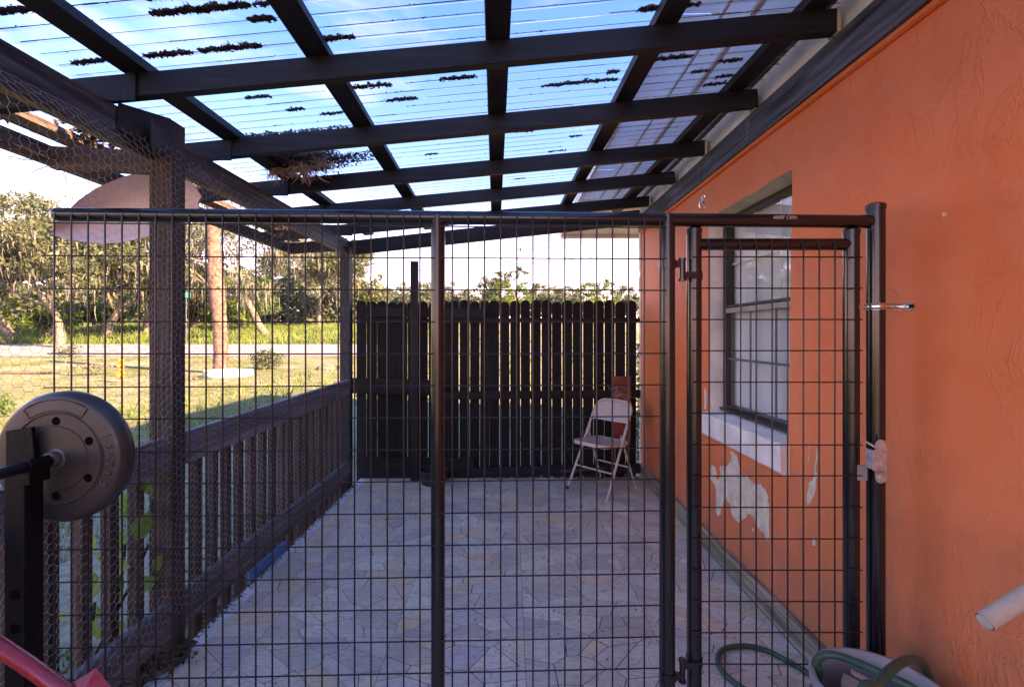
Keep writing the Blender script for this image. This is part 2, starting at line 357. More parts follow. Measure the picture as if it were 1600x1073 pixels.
def groundmat():
    m, t, b = mat('lawn_ground'); v = coords(t)
    a = noise(t, v, .22, 6, .65); c = noise(t, v, 2.6, 7, .7); d = noise(t, v, 14, 5, .7)
    g = ramp(t, d.outputs[0], [(.3, (.08, .10, .028)), (.55, (.14, .15, .055)), (.75, (.23, .21, .10))]).outputs[0]
    s = ramp(t, d.outputs[0], [(.3, (.28, .225, .14)), (.7, (.44, .37, .26))]).outputs[0]
    f = math_(t, 'ADD', math_(t, 'MULTIPLY', a.outputs[0], .55), math_(t, 'MULTIPLY', c.outputs[0], .45))
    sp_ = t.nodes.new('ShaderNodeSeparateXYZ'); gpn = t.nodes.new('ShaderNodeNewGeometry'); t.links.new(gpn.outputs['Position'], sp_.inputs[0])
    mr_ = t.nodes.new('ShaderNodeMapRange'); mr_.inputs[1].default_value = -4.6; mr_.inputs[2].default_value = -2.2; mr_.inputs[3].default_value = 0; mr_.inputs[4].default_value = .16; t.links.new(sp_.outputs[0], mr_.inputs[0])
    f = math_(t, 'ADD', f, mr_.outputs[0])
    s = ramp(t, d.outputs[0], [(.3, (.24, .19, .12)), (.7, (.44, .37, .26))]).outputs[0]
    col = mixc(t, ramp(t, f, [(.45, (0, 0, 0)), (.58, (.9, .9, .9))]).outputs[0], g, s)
    t.links.new(col, b.inputs['Base Color']); b.inputs['Roughness'].default_value = .95; b.inputs['Specular IOR Level'].default_value = .1
    bump(t, b, d.outputs[0], .03); return m
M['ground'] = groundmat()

# ================================================================== SETTING: terrain, road
KY = [-60, 14, 20, 28, 36, 60, 120, 700]; KZ = [-.13, -.13, -.10, .12, .62, 2.45, 4.6, 9]
def gz(y): return float(np.interp(y, KY, KZ))
ys = list(np.arange(-40, 30, 1.0))+list(np.arange(30, 130, 2.0))+[150, 200, 300, 450, 690]
for extra in (27.0, 35.6): ys.append(extra)
ys = sorted(set(round(float(y), 2) for y in ys)); xs = [-500, -200, -100, -50, -25, -10, -5, 0, 10, 30, 100, 500]
g = MB(); g.add([(x, y, gz(y)) for y in ys for x in xs], [(j*len(xs)+i, j*len(xs)+i+1, (j+1)*len(xs)+i+1, (j+1)*len(xs)+i) for j in range(len(ys)-1) for i in range(len(xs)-1)])
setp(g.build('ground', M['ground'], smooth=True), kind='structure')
ry = [y for y in ys if 27 <= y <= 35.6]
g = MB(); g.add([(x, y, gz(y)+.02) for y in ry for x in (-400, 400)], [(j*2, j*2+1, j*2+3, j*2+2) for j in range(len(ry)-1)])
setp(g.build('road', M['asphalt']), kind='structure')
# ------------------------------------------------------------------ patio floor with printed flagstones
g = MB(); g.box(-1.47, 1.30, -3.0, 4.62, -.14, -.004)
slab = setp(g.build('patio_floor', M['conc'], bevel=.012), kind='structure')
g = MB(); g.box(-1.390, 1.27, -2.9, 4.575, -.0039, -.0010); g.build('joint_bed', M['joint'], slab, fixn=False)
def clip(poly, p, n):
    o = []
    for i in range(len(poly)):
        a, b = poly[i], poly[(i+1) % len(poly)]
        da = (a[0]-p[0])*n[0]+(a[1]-p[1])*n[1]; db = (b[0]-p[0])*n[0]+(b[1]-p[1])*n[1]
        if da <= 0: o.append(a)
        if (da < 0 < db) or (db < 0 < da):
            t = da/(da-db); o.append((a[0]+t*(b[0]-a[0]), a[1]+t*(b[1]-a[1])))
    return o
xj = [-1.388, -1.155, -.546, .062, .671, 1.268]; yj = [-.92, .30, 1.52, 2.13, 2.74, 3.345, 3.955, 4.57]
r2 = random.Random(11); rest = MB()
def area(p): return abs(sum(p[i][0]*p[(i+1) % len(p)][1]-p[(i+1) % len(p)][0]*p[i][1] for i in range(len(p))))/2
cnt = 0
for i in range(len(xj)-1):
    for j in range(len(yj)-1):
        x0, x1, y0, y1 = xj[i]+.0012, xj[i+1]-.0012, yj[j]+.0012, yj[j+1]-.0012
        n = max(4, int((x1-x0)*(y1-y0)/.0165)); ang = r2.uniform(-.6, .6); k = r2.uniform(1.2, 2.2)
        ca, sa = math.cos(ang), math.sin(ang)
        T = lambda p: (ca*p[0]+sa*p[1], (-sa*p[0]+ca*p[1])*k)          # longer than deep
        Ti = lambda q: (ca*q[0]-sa*q[1]/k, sa*q[0]+ca*q[1]/k)
        S = []
        for _ in range(n):
            cs = [T((r2.uniform(x0, x1), r2.uniform(y0, y1))) for _k in range(4)]
            S.append(max(cs, key=lambda c: min([math.hypot(c[0]-q_[0], c[1]-q_[1]) for q_ in S] or [1])))
        cell = [T(c) for c in ((x0, y0), (x1, y0), (x1, y1), (x0, y1))]
        near = y0 < 1.3
        for a in range(n):
            poly = cell
            for b in range(n):
                if a == b or len(poly) < 3: continue
                dx, dy = S[b][0]-S[a][0], S[b][1]-S[a][1]; d = math.hypot(dx, dy); w_ = r2.uniform(-.0, .0)
                nn = (dx/d, dy/d); mid = ((S[a][0]+S[b][0])/2-nn[0]*.0024, (S[a][1]+S[b][1])/2-nn[1]*.0024)
                poly = clip(poly, mid, nn)
            if len(poly) < 3: continue
            poly = [Ti(q) for q in poly]
            if area(poly) < 1e-4: continue
            pl = [(x, y, -.0009) for x, y in poly]; h = r2.uniform(.0009, .0015)
            if near or y0 > 3.3: rest.prism(pl, (0, 0, h)); continue
            mb = MB(); mb.prism(pl, (0, 0, h)); mb.build('flagstone', M['stone'], slab); cnt += 1
print('flagstones', cnt)
setp(rest.build('flagstone', M['stone'], slab), kind='stuff')
# ================================================================== HOUSE
WX = 1.30
def wallpt(px, py, X=WX):
    D = F*X/(px-CX); return Vector((X, D, CH+(CY-py)/F*D))
house = thing('house', 'orange stuccoed house along the right side of the patio, with one recessed window', 'house', (WX, 0, 0))
wy0, wy1, wz0, wz1 = 2.13, 3.03, CH-.53, CH+.76
g = MB()
Y0, Y1, Z0, Z1 = -5, 4.58, -.14, 2.68
def grid_face(mb, x, ya, yb, za, zb): mb.add([(x, ya, za), (x, yb, za), (x, yb, zb), (x, ya, zb)], [(0, 1, 2, 3)])
# front face in four pieces around the window opening with a wavering plaster edge
r3 = random.Random(5)
edge = []
def run(a, b, n):
    return [(a[0]+(b[0]-a[0])*i/n, a[1]+(b[1]-a[1])*i/n) for i in range(n)]
loop = run((wy0, wz0), (wy1, wz0), 8)+run((wy1, wz0), (wy1, wz1), 14)+run((wy1, wz1), (wy0, wz1), 10)+run((wy0, wz1), (wy0, wz0), 14)
loop = [(y+r3.uniform(-.004, .004)+(.028*(1-(z-wz0)/(wz1-wz0)) if abs(y-wy0) < .01 else 0), z+r3.uniform(-.004, .004)) for y, z in loop]
bm = bmesh.new()
ov = [bm.verts.new((WX, y, z)) for y, z in ((Y0, Z0), (Y1, Z0), (Y1, Z1), (Y0, Z1))]
iv = [bm.verts.new((WX, y, z)) for y, z in loop]
es = [bm.edges.new((ov[i], ov[(i+1) % 4])) for i in range(4)]+[bm.edges.new((iv[i], iv[(i+1) % len(iv)])) for i in range(len(iv))]
bmesh.ops.triangle_fill(bm, use_beauty=True, use_dissolve=False, edges=es)
bm.verts.ensure_lookup_table(); bm.verts.index_update()
vs = [v.co.copy() for v in bm.verts]; fs = [[v.index for v in f.verts] for f in bm.faces]; bm.free()
# drop any triangle that lies inside the opening
fs = [f for f in fs if not (wy0+.03 < sum(vs[i][1] for i in f)/3 < wy1-.01 and wz0+.01 < sum(vs[i][2] for i in f)/3 < wz1-.01)]
g.add(vs, fs)
g.box(WX+.17, WX+.25, Y0, 1.9, Z0, Z1); g.box(WX+.17, WX+.25, 3.3, Y1-.01, Z0, Z1)
g.box(WX+.0, 9, Y1-.004, Y1+.04, Z0, Z1); g.box(8.8, 9, Y0, Y1-.01, Z0, Z1); g.box(WX, 9, Y0-.1, Y0-.004, Z0, Z1)
g.box(WX+.0, WX+.25, Y0, Y1-.01, Z1-.02, Z1)
wall = g.build('wall', M['stucco'], house)
# reveals (white sides, taupe head)
g = MB()
n1, n2, n3 = 8, 22, 32
seg = lambda a, b: [(loop[i % len(loop)]) for i in range(a, b+1)]
def reveal(pts, name, m):
    mb = MB(); k = len(pts)
    mb.add([(WX+.0005, y, z) for y, z in pts]+[(WX+.13, min(max(y, wy0+.01), wy1-.0), min(max(z, wz0), wz1-.02)) for y, z in pts], [(i, i+1, i+1+k, i+k) for i in range(k-1)])
    return mb.build(name, m, house, smooth=False)
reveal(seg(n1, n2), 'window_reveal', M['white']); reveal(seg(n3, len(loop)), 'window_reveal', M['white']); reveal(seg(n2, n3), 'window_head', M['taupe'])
# sill: broad sloping block that stands out from the wall
g = MB(); yy = (2.145, 3.055)
a, b = yy
nS = 14; prof = [(WX+.13, -.495), (WX-.035, -.515), (WX-.042, -.525), (WX-.04, -.645), (WX-.032, -.655), (WX+.13, -.655)]
vs = []; r3 = random.Random(9)
for i in range(nS+1):
    y = a+(b-a)*i/nS
    for x, z in prof: vs.append((x+(r3.uniform(-.003, .003) if x < WX else 0), y, CH+z+(r3.uniform(-.003, .003) if x < WX else 0)))
k = len(prof); fs = [(i*k+j, i*k+(j+1) % k, (i+1)*k+(j+1) % k, (i+1)*k+j) for i in range(nS) for j in range(k)]+[tuple(range(k)), tuple(nS*k+j for j in range(k-1, -1, -1))]
g.add(vs, fs); g.build('window_sill', M['white'], house)
# window
fx = WX+.10
g = MB()
g.box(fx-.005, fx+.05, wy1-.045, wy1-.002, CH-.49, CH+.735); g.box(fx-.005, fx+.05, wy0+.012, wy0+.045, CH-.49, CH+.735)
g.box(fx-.0052, fx+.05, wy0+.012, wy1-.002, CH-.495, CH-.455); g.box(fx-.0052, fx+.05, wy0+.012, wy1-.002, CH+.72, CH+.745)
g.box(fx-.03, fx-.006, wy0+.02, wy1-.004, CH-.492, CH-.475)
wf = g.build('window_frame', M['bronze'], house, bevel=.002)
g = MB(); g.box(fx-.012, fx+.03, wy0+.045, wy1-.046, CH+.135, CH+.165); g.build('meeting_rail', M['tanfr'], wf, bevel=.002)
g = MB(); g.box(fx-.014, fx+.028, wy0+.045, wy1-.046, CH+.168, CH+.185); g.build('meeting_rail', M['bronze'], wf, bevel=.002)
def pane(z0, z1, x, nm):
    g = MB(); grid_face(g, x, wy0+.046, wy1-.047, z0, z1); return g.build(nm, M['glass'], wf)
pane(CH-.454, CH+.134, fx+.012, 'pane'); pane(CH+.186, CH+.719, fx+.022, 'pane')
for z0, z1, x, m, wd in ((CH-.454, CH+.134, fx+.006, M['grille'], .014), (CH+.186, CH+.719, fx+.034, M['cream'], .012)):
    for y in (2.706, 2.445):
        g = MB(); g.box(x, x+.005, y-wd/2, y+wd/2, z0, z1); g.build('muntin', m, wf)
    g = MB(); zc = CH-.158 if z0 < CH else CH+.45; g.box(x+.0008, x+.0042, wy0+.047, wy1-.048, zc-wd/2, zc+wd/2); g.build('muntin', m, wf)
g = MB()
zz = CH-.48
for i in range(36):                     # vertical pleats of the pale blind
    y = wy0+.02+i*.0245
    g.add([(fx+.075, y, zz), (fx+.06, y+.013, zz), (fx+.075, y+.0245, zz), (fx+.075, y, zz+1.24), (fx+.06, y+.013, zz+1.24), (fx+.075, y+.0245, zz+1.24)], [(0, 1, 4, 3), (1, 2, 5, 4)])
g.build('curtain', M['blind'], wf, fixn=False)
# peeled paint: bare plaster showing under the window, edges in relief
def jag(pts, px_amp=1.6, n=3, seed=1):
    q = random.Random(seed); o = []
    for i in range(len(pts)):
        a, b = pts[i], pts[(i+1) % len(pts)]
        for j in range(n):
            t = j/n; o.append((a[0]+(b[0]-a[0])*t+q.uniform(-px_amp, px_amp)*(j > 0), a[1]+(b[1]-a[1])*t+q.uniform(-px_amp, px_amp)*(j > 0)))
    return o
def z8(pts, ox, oy, s): return [(ox+x/s, oy+y/s) for x, y in pts]
A = z8([(185, 545), (215, 575), (225, 660), (262, 668), (290, 700), (325, 700), (352, 745), (365, 800), (366, 960), (352, 972), (340, 930), (322, 918), (305, 900), (290, 850), (262, 840), (240, 868), (218, 880), (195, 855), (178, 790), (165, 765), (150, 790), (138, 845), (122, 850), (116, 800), (118, 745), (98, 690), (88, 640), (100, 612), (116, 640), (120, 690), (135, 668), (135, 620), (165, 625), (188, 590)], 1080, 520, 2.98)
B = z8([(575, 640), (590, 660), (575, 745), (555, 795), (540, 795), (548, 700), (565, 690)], 1080, 520, 2.98)
Cc = z8([(582, 525), (593, 560), (585, 600), (577, 640), (572, 640), (583, 575)], 1080, 520, 2.98)
Dd = z8([(549, 525), (558, 530), (550, 575), (545, 603), (542, 600), (550, 555)], 1080, 520, 2.98)
Ee = z8([(567, 955), (577, 955), (577, 990), (568, 990)], 1080, 520, 2.98)
Fp = z8([(285, 905), (294, 915), (290, 930), (283, 925)], 1080, 520, 2.98)
Gp = z8([(1080, 272), (1108, 268), (1104, 284), (1085, 292)], 1180, 260, 3.7)
Hp = [(1226, 700), (1229, 715), (1231, 728), (1228, 725), (1225.5, 712)]
Ip = z8([(62, 250), (68, 262), (72, 330), (66, 360), (62, 330)], 1080, 520, 2.98)
M['bare'] = simple('bare_plaster', (.66, .54, .39), .85, 0, .18, 16, .003)
for s_, pp in enumerate((A, B, Cc, Dd, Ee, Fp, Gp, Hp, Ip)):
    q = [wallpt(x, y) for x, y in jag(pp, 1.3 if s_ else 1.8, 3 if s_ < 2 else 2, s_)]
    g = MB(); g.prism([p+Vector((-.0012, 0, 0)) for p in q], (.002, 0, 0)); g.build('paint_chip', M['bare'], house)
# skirting, ledger trim, frieze, soffit, fascia, unseen roof
g = MB()
for i, (ya, yb) in enumerate(((-2.9, 1.35), (1.354, 2.9), (2.904, 4.57))):
    g = MB(); g.box(1.272, 1.299, ya, yb, .001, .112+.004*i); g.build('skirting_board', M['base'], house, bevel=.004)
g = MB(); g.tube([(WX-.008, -4.5, CH+1.012), (WX-.008, 1.2, CH+1.006), (WX-.008, 2.4, CH+1.010), (WX-.008, 4.57, CH+1.008)], .016, 8); g.build('caulk_trim', M['stucco'], house, smooth=True)
g = MB(); g.box(WX-.012, WX-.001, -4.5, 4.57, CH+1.163, CH+1.31); g.build('frieze_board', M['cream'], house)
for i in range(12):
    ya = -4.5+i*.92; g = MB(); g.add([(.70, ya+.003, CH+1.345), (1.298, ya+.003, CH+1.36), (1.298, ya+.917, CH+1.36), (.70, ya+.917, CH+1.345)], [(0, 1, 2, 3)]); g.build('eave_panel', M['milky'], house)  # eave soffit made translucent so sky light comes through to the porch
g = MB(); g.box(.672, .698, -4.5, 6.3, CH+1.325, CH+1.40); g.build('fascia', M['cream'], house, bevel=.003)
g = MB(); g.box(1.0, 1.025, -4.5, 6.2, CH+1.332, CH+1.348); g.box(.88, .892, -4.5, 6.2, CH+1.334, CH+1.3455); g.build('eave_batten', M['cream'], house)
g = MB(); g.box(.70, 3, 6.2, 6.28, CH+1.30, CH+1.47); g.box(.70, 3, 4.63, 6.19, CH+1.335, CH+1.35); g.build('eave_return', M['cream'], house)
g = MB(); e = .03
g.prism([(1.25, -4.6, CH+1.385), (9.4, -4.6, CH+1.385), (9.4, -4.6, CH+1.5), (4.6, -4.6, CH+4.62), (1.25, -4.6, CH+2.0)], (0, 10.9, 0))  # unseen slopes, ridge raised to keep the sun off the porch
g.build('roof', M['shingle'], house)  # unseen roof, there to shade the porch
g = MB()                                  # rough plaster corner of the wall
pts = []
r3 = random.Random(3)
cz = np.arange(0, 2.5, .05)
for z in cz: pts.append((WX-.012+r3.uniform(-.006, .006), z))
g.prism([(x, 4.582, z) for x, z in pts]+[(WX+.02, 4.582, cz[-1]), (WX+.02, 4.582, 0)], (0, .05, 0)); g.build('corner_plaster', M['white'], house)

# ================================================================== PATIO COVER
cover = thing('patio_cover', 'dark timber patio cover with clear corrugated roofing, leaning on the orange house', 'patio cover', (0, 2, 0))
zb = lambda x: CH+1.041+.094*x
def board(name, a, b, wv, hv, m, parent=cover, bevel=.003): g = MB(); g.bar(a, b, wv, hv); return g.build(name, m, parent, bevel=bevel)
XR, XLt = 1.262, -2.26
sl = Vector((1, 0, .094)).normalized(); up = Vector((-.094, 0, 1)).normalized()
raf = [-.62, .0, .58, 1.17, 1.775, 2.375, 2.975, 3.56, 4.17]
for k, D in enumerate(raf):
    xl = XLt; o = board('rafter', (xl, D, zb(xl)+.045), (XR-.002, D-(.01 if k % 2 else -.01), zb(XR)+.045), (0, .04, 0), up*.09, M['woodx'])
    if D > .3:
        g = MB(); g.box(-1.46, -1.425, D-.026, D-.0205, zb(-1.45)-.012, zb(-1.45)+.095); g.box(-1.56, -1.425, D-.028, D-.022, zb(-1.45)-.02, zb(-1.45)+.005)
        g.build('rafter_bracket', M['woodz'], cover)
        xe = XR-.012; g = MB(); g.box(xe+.0, xe+.0115, D-.014, D+.016, zb(xe)-.001, zb(xe)+.094); g.box(xe-.002, XR+.02, D+.023, D+.045, zb(XR)+.0, zb(XR)+.09)
        g.build('end_block', M['bare'], cover)
board('end_rafter', (-1.62, 4.50, CH+.78+.107*(-.145)+.068), (1.262, 4.50, CH+.78+.107*2.737+.068), (0, .04, 0), Vector((-.1, 0, 1)).normalized()*.137, M['woodx'])
zp = lambda x: CH+1.131+.094*x
for X0, sk in ((-1.43, -.0), (-.735, -.030), (-.045, -.034), (.60, -.035), (1.165, -.03), (-2.15, 0), (-1.86, .01)):
    a = (X0-sk*1.6-.0, -1.0, zp(X0)+.0195); 
    def xx(y): return X0+sk*(y-1.6)
    board('purlin', (xx(-1), -1, zp(xx(-1))+.0195), (xx(4.66), 4.66, zp(xx(4.66))+.0195), (.092, 0, .0086), up*.038, M['woody'] if X0 > -1.9 else M['raw'])
# corrugated sheets
pitch = .068; amp = .0055
def zs(x): return CH+1.131+.094*x+.040+amp
def sheet(ya, yb, xa, xb, lift=0):
    ny = int(round((yb-ya)/pitch*8)); nx = 5
    vs = []
    for i in range(ny+1):
        y = ya+(yb-ya)*i/ny
        for j in range(nx+1):
            x = xa+(xb-xa)*j/nx; vs.append((x, y, zs(x)+amp*math.cos(2*math.pi*y/pitch)+lift))
    g = MB(); g.add(vs, [(i*(nx+1)+j, i*(nx+1)+j+1, (i+1)*(nx+1)+j+1, (i+1)*(nx+1)+j) for i in range(ny) for j in range(nx)])
    return g.build('roof_sheet', M['sheet'], cover, smooth=True, fixn=False)
yy_ = [-.986, -.306, .374, 1.054, 1.734, 2.414, 3.094, 3.774, 4.454, 4.794]
for i in range(len(yy_)-1): sheet(yy_[i], yy_[i+1]+.03, -1.72, 1.285, .0012*(i % 2))
for a_, b_ in ((.3, 1.62), (1.78, 2.5), (3.4, 3.9)): sheet(a_, b_, -2.30, -1.66, .004)
# ledger, beam, outer beam, posts
board('ledger_board', (1.28, -2.9, CH+1.085), (1.28, 3.045, CH+1.085), (.038, 0, 0), (0, 0, .15), M['ledger'], bevel=.004)
board('ledger_board', (1.28, 3.052, CH+1.083), (1.28, 4.57, CH+1.083), (.038, 0, 0), (0, 0, .15), M['ledger'], bevel=.004)
def beamseg(ya, yb, z=CH+.823):
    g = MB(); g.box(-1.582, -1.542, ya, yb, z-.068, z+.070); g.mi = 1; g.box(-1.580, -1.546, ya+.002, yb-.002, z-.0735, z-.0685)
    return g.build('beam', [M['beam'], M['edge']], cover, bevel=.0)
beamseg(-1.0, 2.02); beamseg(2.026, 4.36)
board('outer_beam', (-2.11, -1, CH+.815), (-2.11, 2.55, CH+.815), (.04, 0, 0), (0, 0, .085), M['raw']); board('outer_beam', (-2.11, 2.555, CH+.815), (-2.11, 4.35, CH+.815), (.04, 0, 0), (0, 0, .085), M['woody'])
board('cross_brace', (-2.085, 2.10, CH+.80), (-1.565, 2.10, CH+.775), (0, .04, 0), (0, 0, .10), M['rawx'])
board('cross_brace', (-2.085, 4.32, CH+.80), (-1.605, 4.32, CH+.83), (0, .04, 0), (0, 0, .10), M['woodx'])
g = MB(); g.box(-1.566, -1.47, 1.995, 2.082, -.10, CH+.93); g.build('post', M['balu'], cover, bevel=.003)
g = MB(); g.box(-1.562, -1.474, 4.21, 4.30, -.12, CH+.80); g.build('post', M['woodz'], cover, bevel=.003)
g = MB(); g.box(-1.566, -1.476, -.4, -.31, -.10, CH+.90); g.build('post', M['balu'], cover, bevel=.003)
# torn black membrane wrapped round the beam at the post
g = MB(); r3 = random.Random(8); pts = []
n = 14
for i in range(n): t = i/(n-1); pts.append((1.88+t*.215, CH+.885-.10*t+r3.uniform(-.012, .012)))
lowr = [(1.88+(i/(n-1))*.215, CH+.76-.0*t+r3.uniform(-.015, .015)) for i in range(n-1, -1, -1)]
vs = [(-1.4665-.005*r3.random(), y, z) for y, z in pts]; vs2 = [(-1.4665-.005*r3.random(), y, z) for y, z in lowr[::-1]]
g.add(vs+vs2, [(i, i+1, n+i+1, n+i) for i in range(n-1)])
g.add([(-1.535, 1.80, CH+.905), (-1.467, 1.99, CH+.93), (-1.467, 1.99, CH+.78), (-1.536, 1.80, CH+.80)], [(0, 1, 2, 3)])
g.build('membrane_wrap', M['rubber'], cover, fixn=False)

# ================================================================== RAILING
rail = thing('railing', 'dark wooden balustrade of square balusters along the left patio edge', 'railing', (-1.5, 2, 0))
def raz(y, t): return CH-(.405 if t else 1.235)+(.03*(y-2)/2.3 if t else 0)
for ya, yb in ((-.9, 1.992), (2.085, 4.207)):
    for t, h in ((1, .147), (0, .155)):
        board('top_rail' if t else 'bottom_rail', (-1.485, ya, raz(ya, t)-.11*t+.0), (-1.485, yb, raz(yb, t)-.11*t), (.036, 0, 0), (0, 0, h), M['rail'], rail, .003)
y = -.85; bi = 0
while y < 4.18:
    if not (1.955 < y < 2.12):
        lean = rnd.uniform(-.004, .004)
        g = MB(); g.bar((-1.526, y, -.09+rnd.uniform(0, .02)), (-1.526+lean, y+lean, raz(y, 1)-.05), (.038, 0, 0), (0, .040, 0)); g.build('baluster', M['balu'], rail, bevel=.002)
    y += .1185
# ================================================================== CHICKEN WIRE
def hexnet():
    s = .0185; cw = 1.5*s; ch = math.sqrt(3)*s
    E = {}; V = {}
    def vid(u, v):
        k = (round(u, 4), round(v, 4))
        if k not in V: V[k] = len(V)
        return V[k]
    nu = int(3.75/cw); nv = int(2.02/ch)
    for i in range(nu):
        for j in range(nv):
            cu = i*cw; cv = j*ch+(ch/2 if i % 2 else 0)
            c = [(cu+s*math.cos(R(60*a)), cv+s*math.sin(R(60*a))) for a in range(6)]
            ids = [vid(*p) for p in c]
            for a in range(6):
                e_ = tuple(sorted((ids[a], ids[(a+1) % 6]))); E[e_] = 1
    uv = np.array(list(V.keys())); 
    def nse(u, v, f, ph): return np.sin(u*f+ph)*np.cos(v*f*.8+ph*2)+.5*np.sin(u*f*2.3+v*f*1.7+ph)
    u, v = uv[:, 0], uv[:, 1]
    Yc = .50+u+.004*nse(u, v, 9, 1.)+.002*nse(u, v, 31, 2.)
    Zc = .205+v*1.0+.006*nse(u, v, 7, 3.)+.002*nse(u, v, 27, 4.)-.02*np.sin(u*2.2)
    Zc = np.minimum(Zc, CH+.80+.008*np.sin(u*5))
    far = np.clip((np.abs(Yc-2.04)-.12)/.25, 0, 1)
    Xc = -1.4595-far*.003+.010*far*nse(u, v, 4, 5.)+.003*nse(u, v, 17, 6.)
    Xc = np.maximum(Xc, -1.4635)
    # the loose bottom edge curls towards the patio
    Xc = Xc+np.clip(.33-Zc, 0, .2)*.25*(np.sin(u*6)*.5+.5)
    Xc = np.where(Zc > CH+.70, Xc-(Zc-CH-.70)*.7*np.clip((np.abs(Yc-2.04)-.1)/.2, 0, 1), Xc)
    Pn = np.stack([Xc, Yc, Zc], 1)
    Ei = np.array(list(E.keys())); a = Pn[Ei[:, 0]]; b = Pn[Ei[:, 1]]
    keep = (np.linalg.norm(a-b, axis=1) > .003) & (a[:, 2] < CH+.80) & (a[:, 1] < 4.2) & (rng.random(len(a)) > .004)
    a, b = a[keep], b[keep]; d = b-a; d /= np.linalg.norm(d, axis=1)[:, None]
    n1_ = np.cross(d, [1, 0, 0.]); n1_ /= np.linalg.norm(n1_, axis=1)[:, None]; n2_ = np.cross(d, n1_)
    vertical = np.abs(d[:, 2]) < .3
    rr = np.where(vertical, .00072, .00052)[:, None]
    offs = [n1_*rr*math.cos(x)+n2_*rr*math.sin(x) for x in (0, 2.094, 4.189)]
    Q = []
    for k in range(3):
        o0, o1 = offs[k], offs[(k+1) % 3]; Q.append(np.stack([a+o0, b+o0, b+o1, a+o1], 1))
    return np.concatenate(Q)
cw = quads('chicken_wire', hexnet(), M['galv'])
setp(cw, 'galvanised hexagonal chicken wire stretched over the left side opening, railing and post', 'wire netting')
# ================================================================== BACK FENCE
fence = thing('picket_fence', 'tall black wooden fence of round-topped pickets closing the far end of the patio', 'fence', (0, 4.55, -.1))
x = -1.52; r4 = random.Random(21)
while x < 1.19+.09:
    wd = .096+r4.uniform(-.004, .003); gp = .003+r4.uniform(0, .006); top = CH+.328+r4.uniform(-.012, .012); x1 = min(x+wd, 1.287)
    if x1-x < .05: break
    cx, rw = (x+x1)/2, (x1-x)/2; lean = r4.uniform(-.004, .004)
    poly = [(x, -.08), (x1, -.08), (x1+lean, top-rw*.85)]+[(cx+lean+rw*math.cos(a), top-rw*.85+rw*.85*math.sin(a)) for a in (R(25), R(50), R(75), R(105), R(130), R(155))]+[(x+lean, top-rw*.85)]
    dd = r4.uniform(-.003, .003)
    g = MB(); g.prism([(px_, 4.545+dd, pz_) for px_, pz_ in poly], (0, .018, 0)); g.build('picket', M['fence'], fence)
    x = x1+gp
def frail(x0, y0, x1, y1, hpx, D, d=.038, m='fencex'):
    a = P(x0, y0, D); b = P(x1, y1, D); board('fence_rail', a, b, (0, d, 0), (0, 0, hpx*D/F), M[m], fence, .002)
frail(563, 487, 757, 490, 15, 4.50); frail(545, 602, 697, 606, 24, 4.502); frail(697, 618, 1000, 615, 12, 4.506)
frail(560, 730, 741, 731, 32, 4.502); frail(741, 737, 1000, 731, 15, 4.503); frail(560, 500, 1000, 500, 6, 4.518, .02)
g = MB(); a = P(641, 408, 4.40); b = P(653, 744, 4.40); g.box(a.x, b.x, 4.40, 4.44, .0, a.z); g.build('support_post', M['woodz'], fence, bevel=.002)
g = MB(); a = P(957, 588, 4.44); b = P(986, 690, 4.44); g.box(a.x, b.x, 4.44, 4.483, .34, a.z)
rb = g.build('red_board', M['redbr'], bevel=.003); setp(rb, 'rust-red painted board on the black fence behind the folding chair', 'board')
g = MB(); r5 = random.Random(4)
for k in range(7):
    p0 = P(945+r5.uniform(0, 20), 600+r5.uniform(0, 25), 4.42); pts = [p0]
    for _ in range(5): pts.append(pts[-1]+Vector((r5.uniform(-.02, .07), r5.uniform(-.01, .01), r5.uniform(-.04, .03))))
    g.tube(smoothpath(pts, 5), .0016, 5)
setp(g.build('wire_tangle', M['galv'], smooth=True), 'loose tangle of thin grey wire hanging over the rust-red board', 'wire')

# ================================================================== KENNEL PANEL AND GATE
A0 = Vector((-1.412, 1.44, 0)); A1 = Vector((.509, 1.495, 0)); U = (A1-A0).normalized(); Nf = Vector((U.y, -U.x, 0))   # Nf faces the camera
ken = thing('kennel_panel', 'black welded-mesh dog kennel panel across the patio with its gate at the right', 'kennel panel', (-.3, 1.47, 0))
def K(s, z, off=0): return A0+U*s+Nf*off+Vector((0, 0, z))
TZ = CH+.373; S1 = (A1-A0).length; SR = 2.613
rr = .0215
g = MB(); cap = [K(-.004, TZ), K(-.0005, TZ)]
g.tube([K(-.018, TZ-.002), K(-.014, TZ), K(-.004, TZ), K(.01, TZ), K(S1/2, TZ-.0005), K(SR-.02, TZ-.004)], [.006, .0155, rr, rr, rr, rr], 20)
g.build('top_rail', M['tube'], ken, smooth=True)
g = MB(); g.tube([K(0, .045), K(SR, .045)], .018, 14); g.build('bottom_rail', M['tube'], ken, smooth=True)
def post(s, r_, z0, z1, nm='post', capn=True, par=ken, off=0):
    g = MB(); g.tube([K(s, z0, off), K(s, z1, off)], r_, 20)
    if capn: g.tube([K(s, z1-.012, off), K(s, z1+.003, off), K(s, z1+.009, off)], [r_*1.09, r_*1.09, r_*.8], 20)
    return g.build(nm, M['tube'], par, smooth=True)
post((P(684, 0, 1.468)-A0).dot(U)*1.0, .0225, .02, TZ+.004, capn=False)
post(S1, .0235, .02, TZ+.012, capn=False)
post(SR, .0262, .0, CH+.42)
WR = .0026
pitchw = .0508
sx = .0075
i = 0
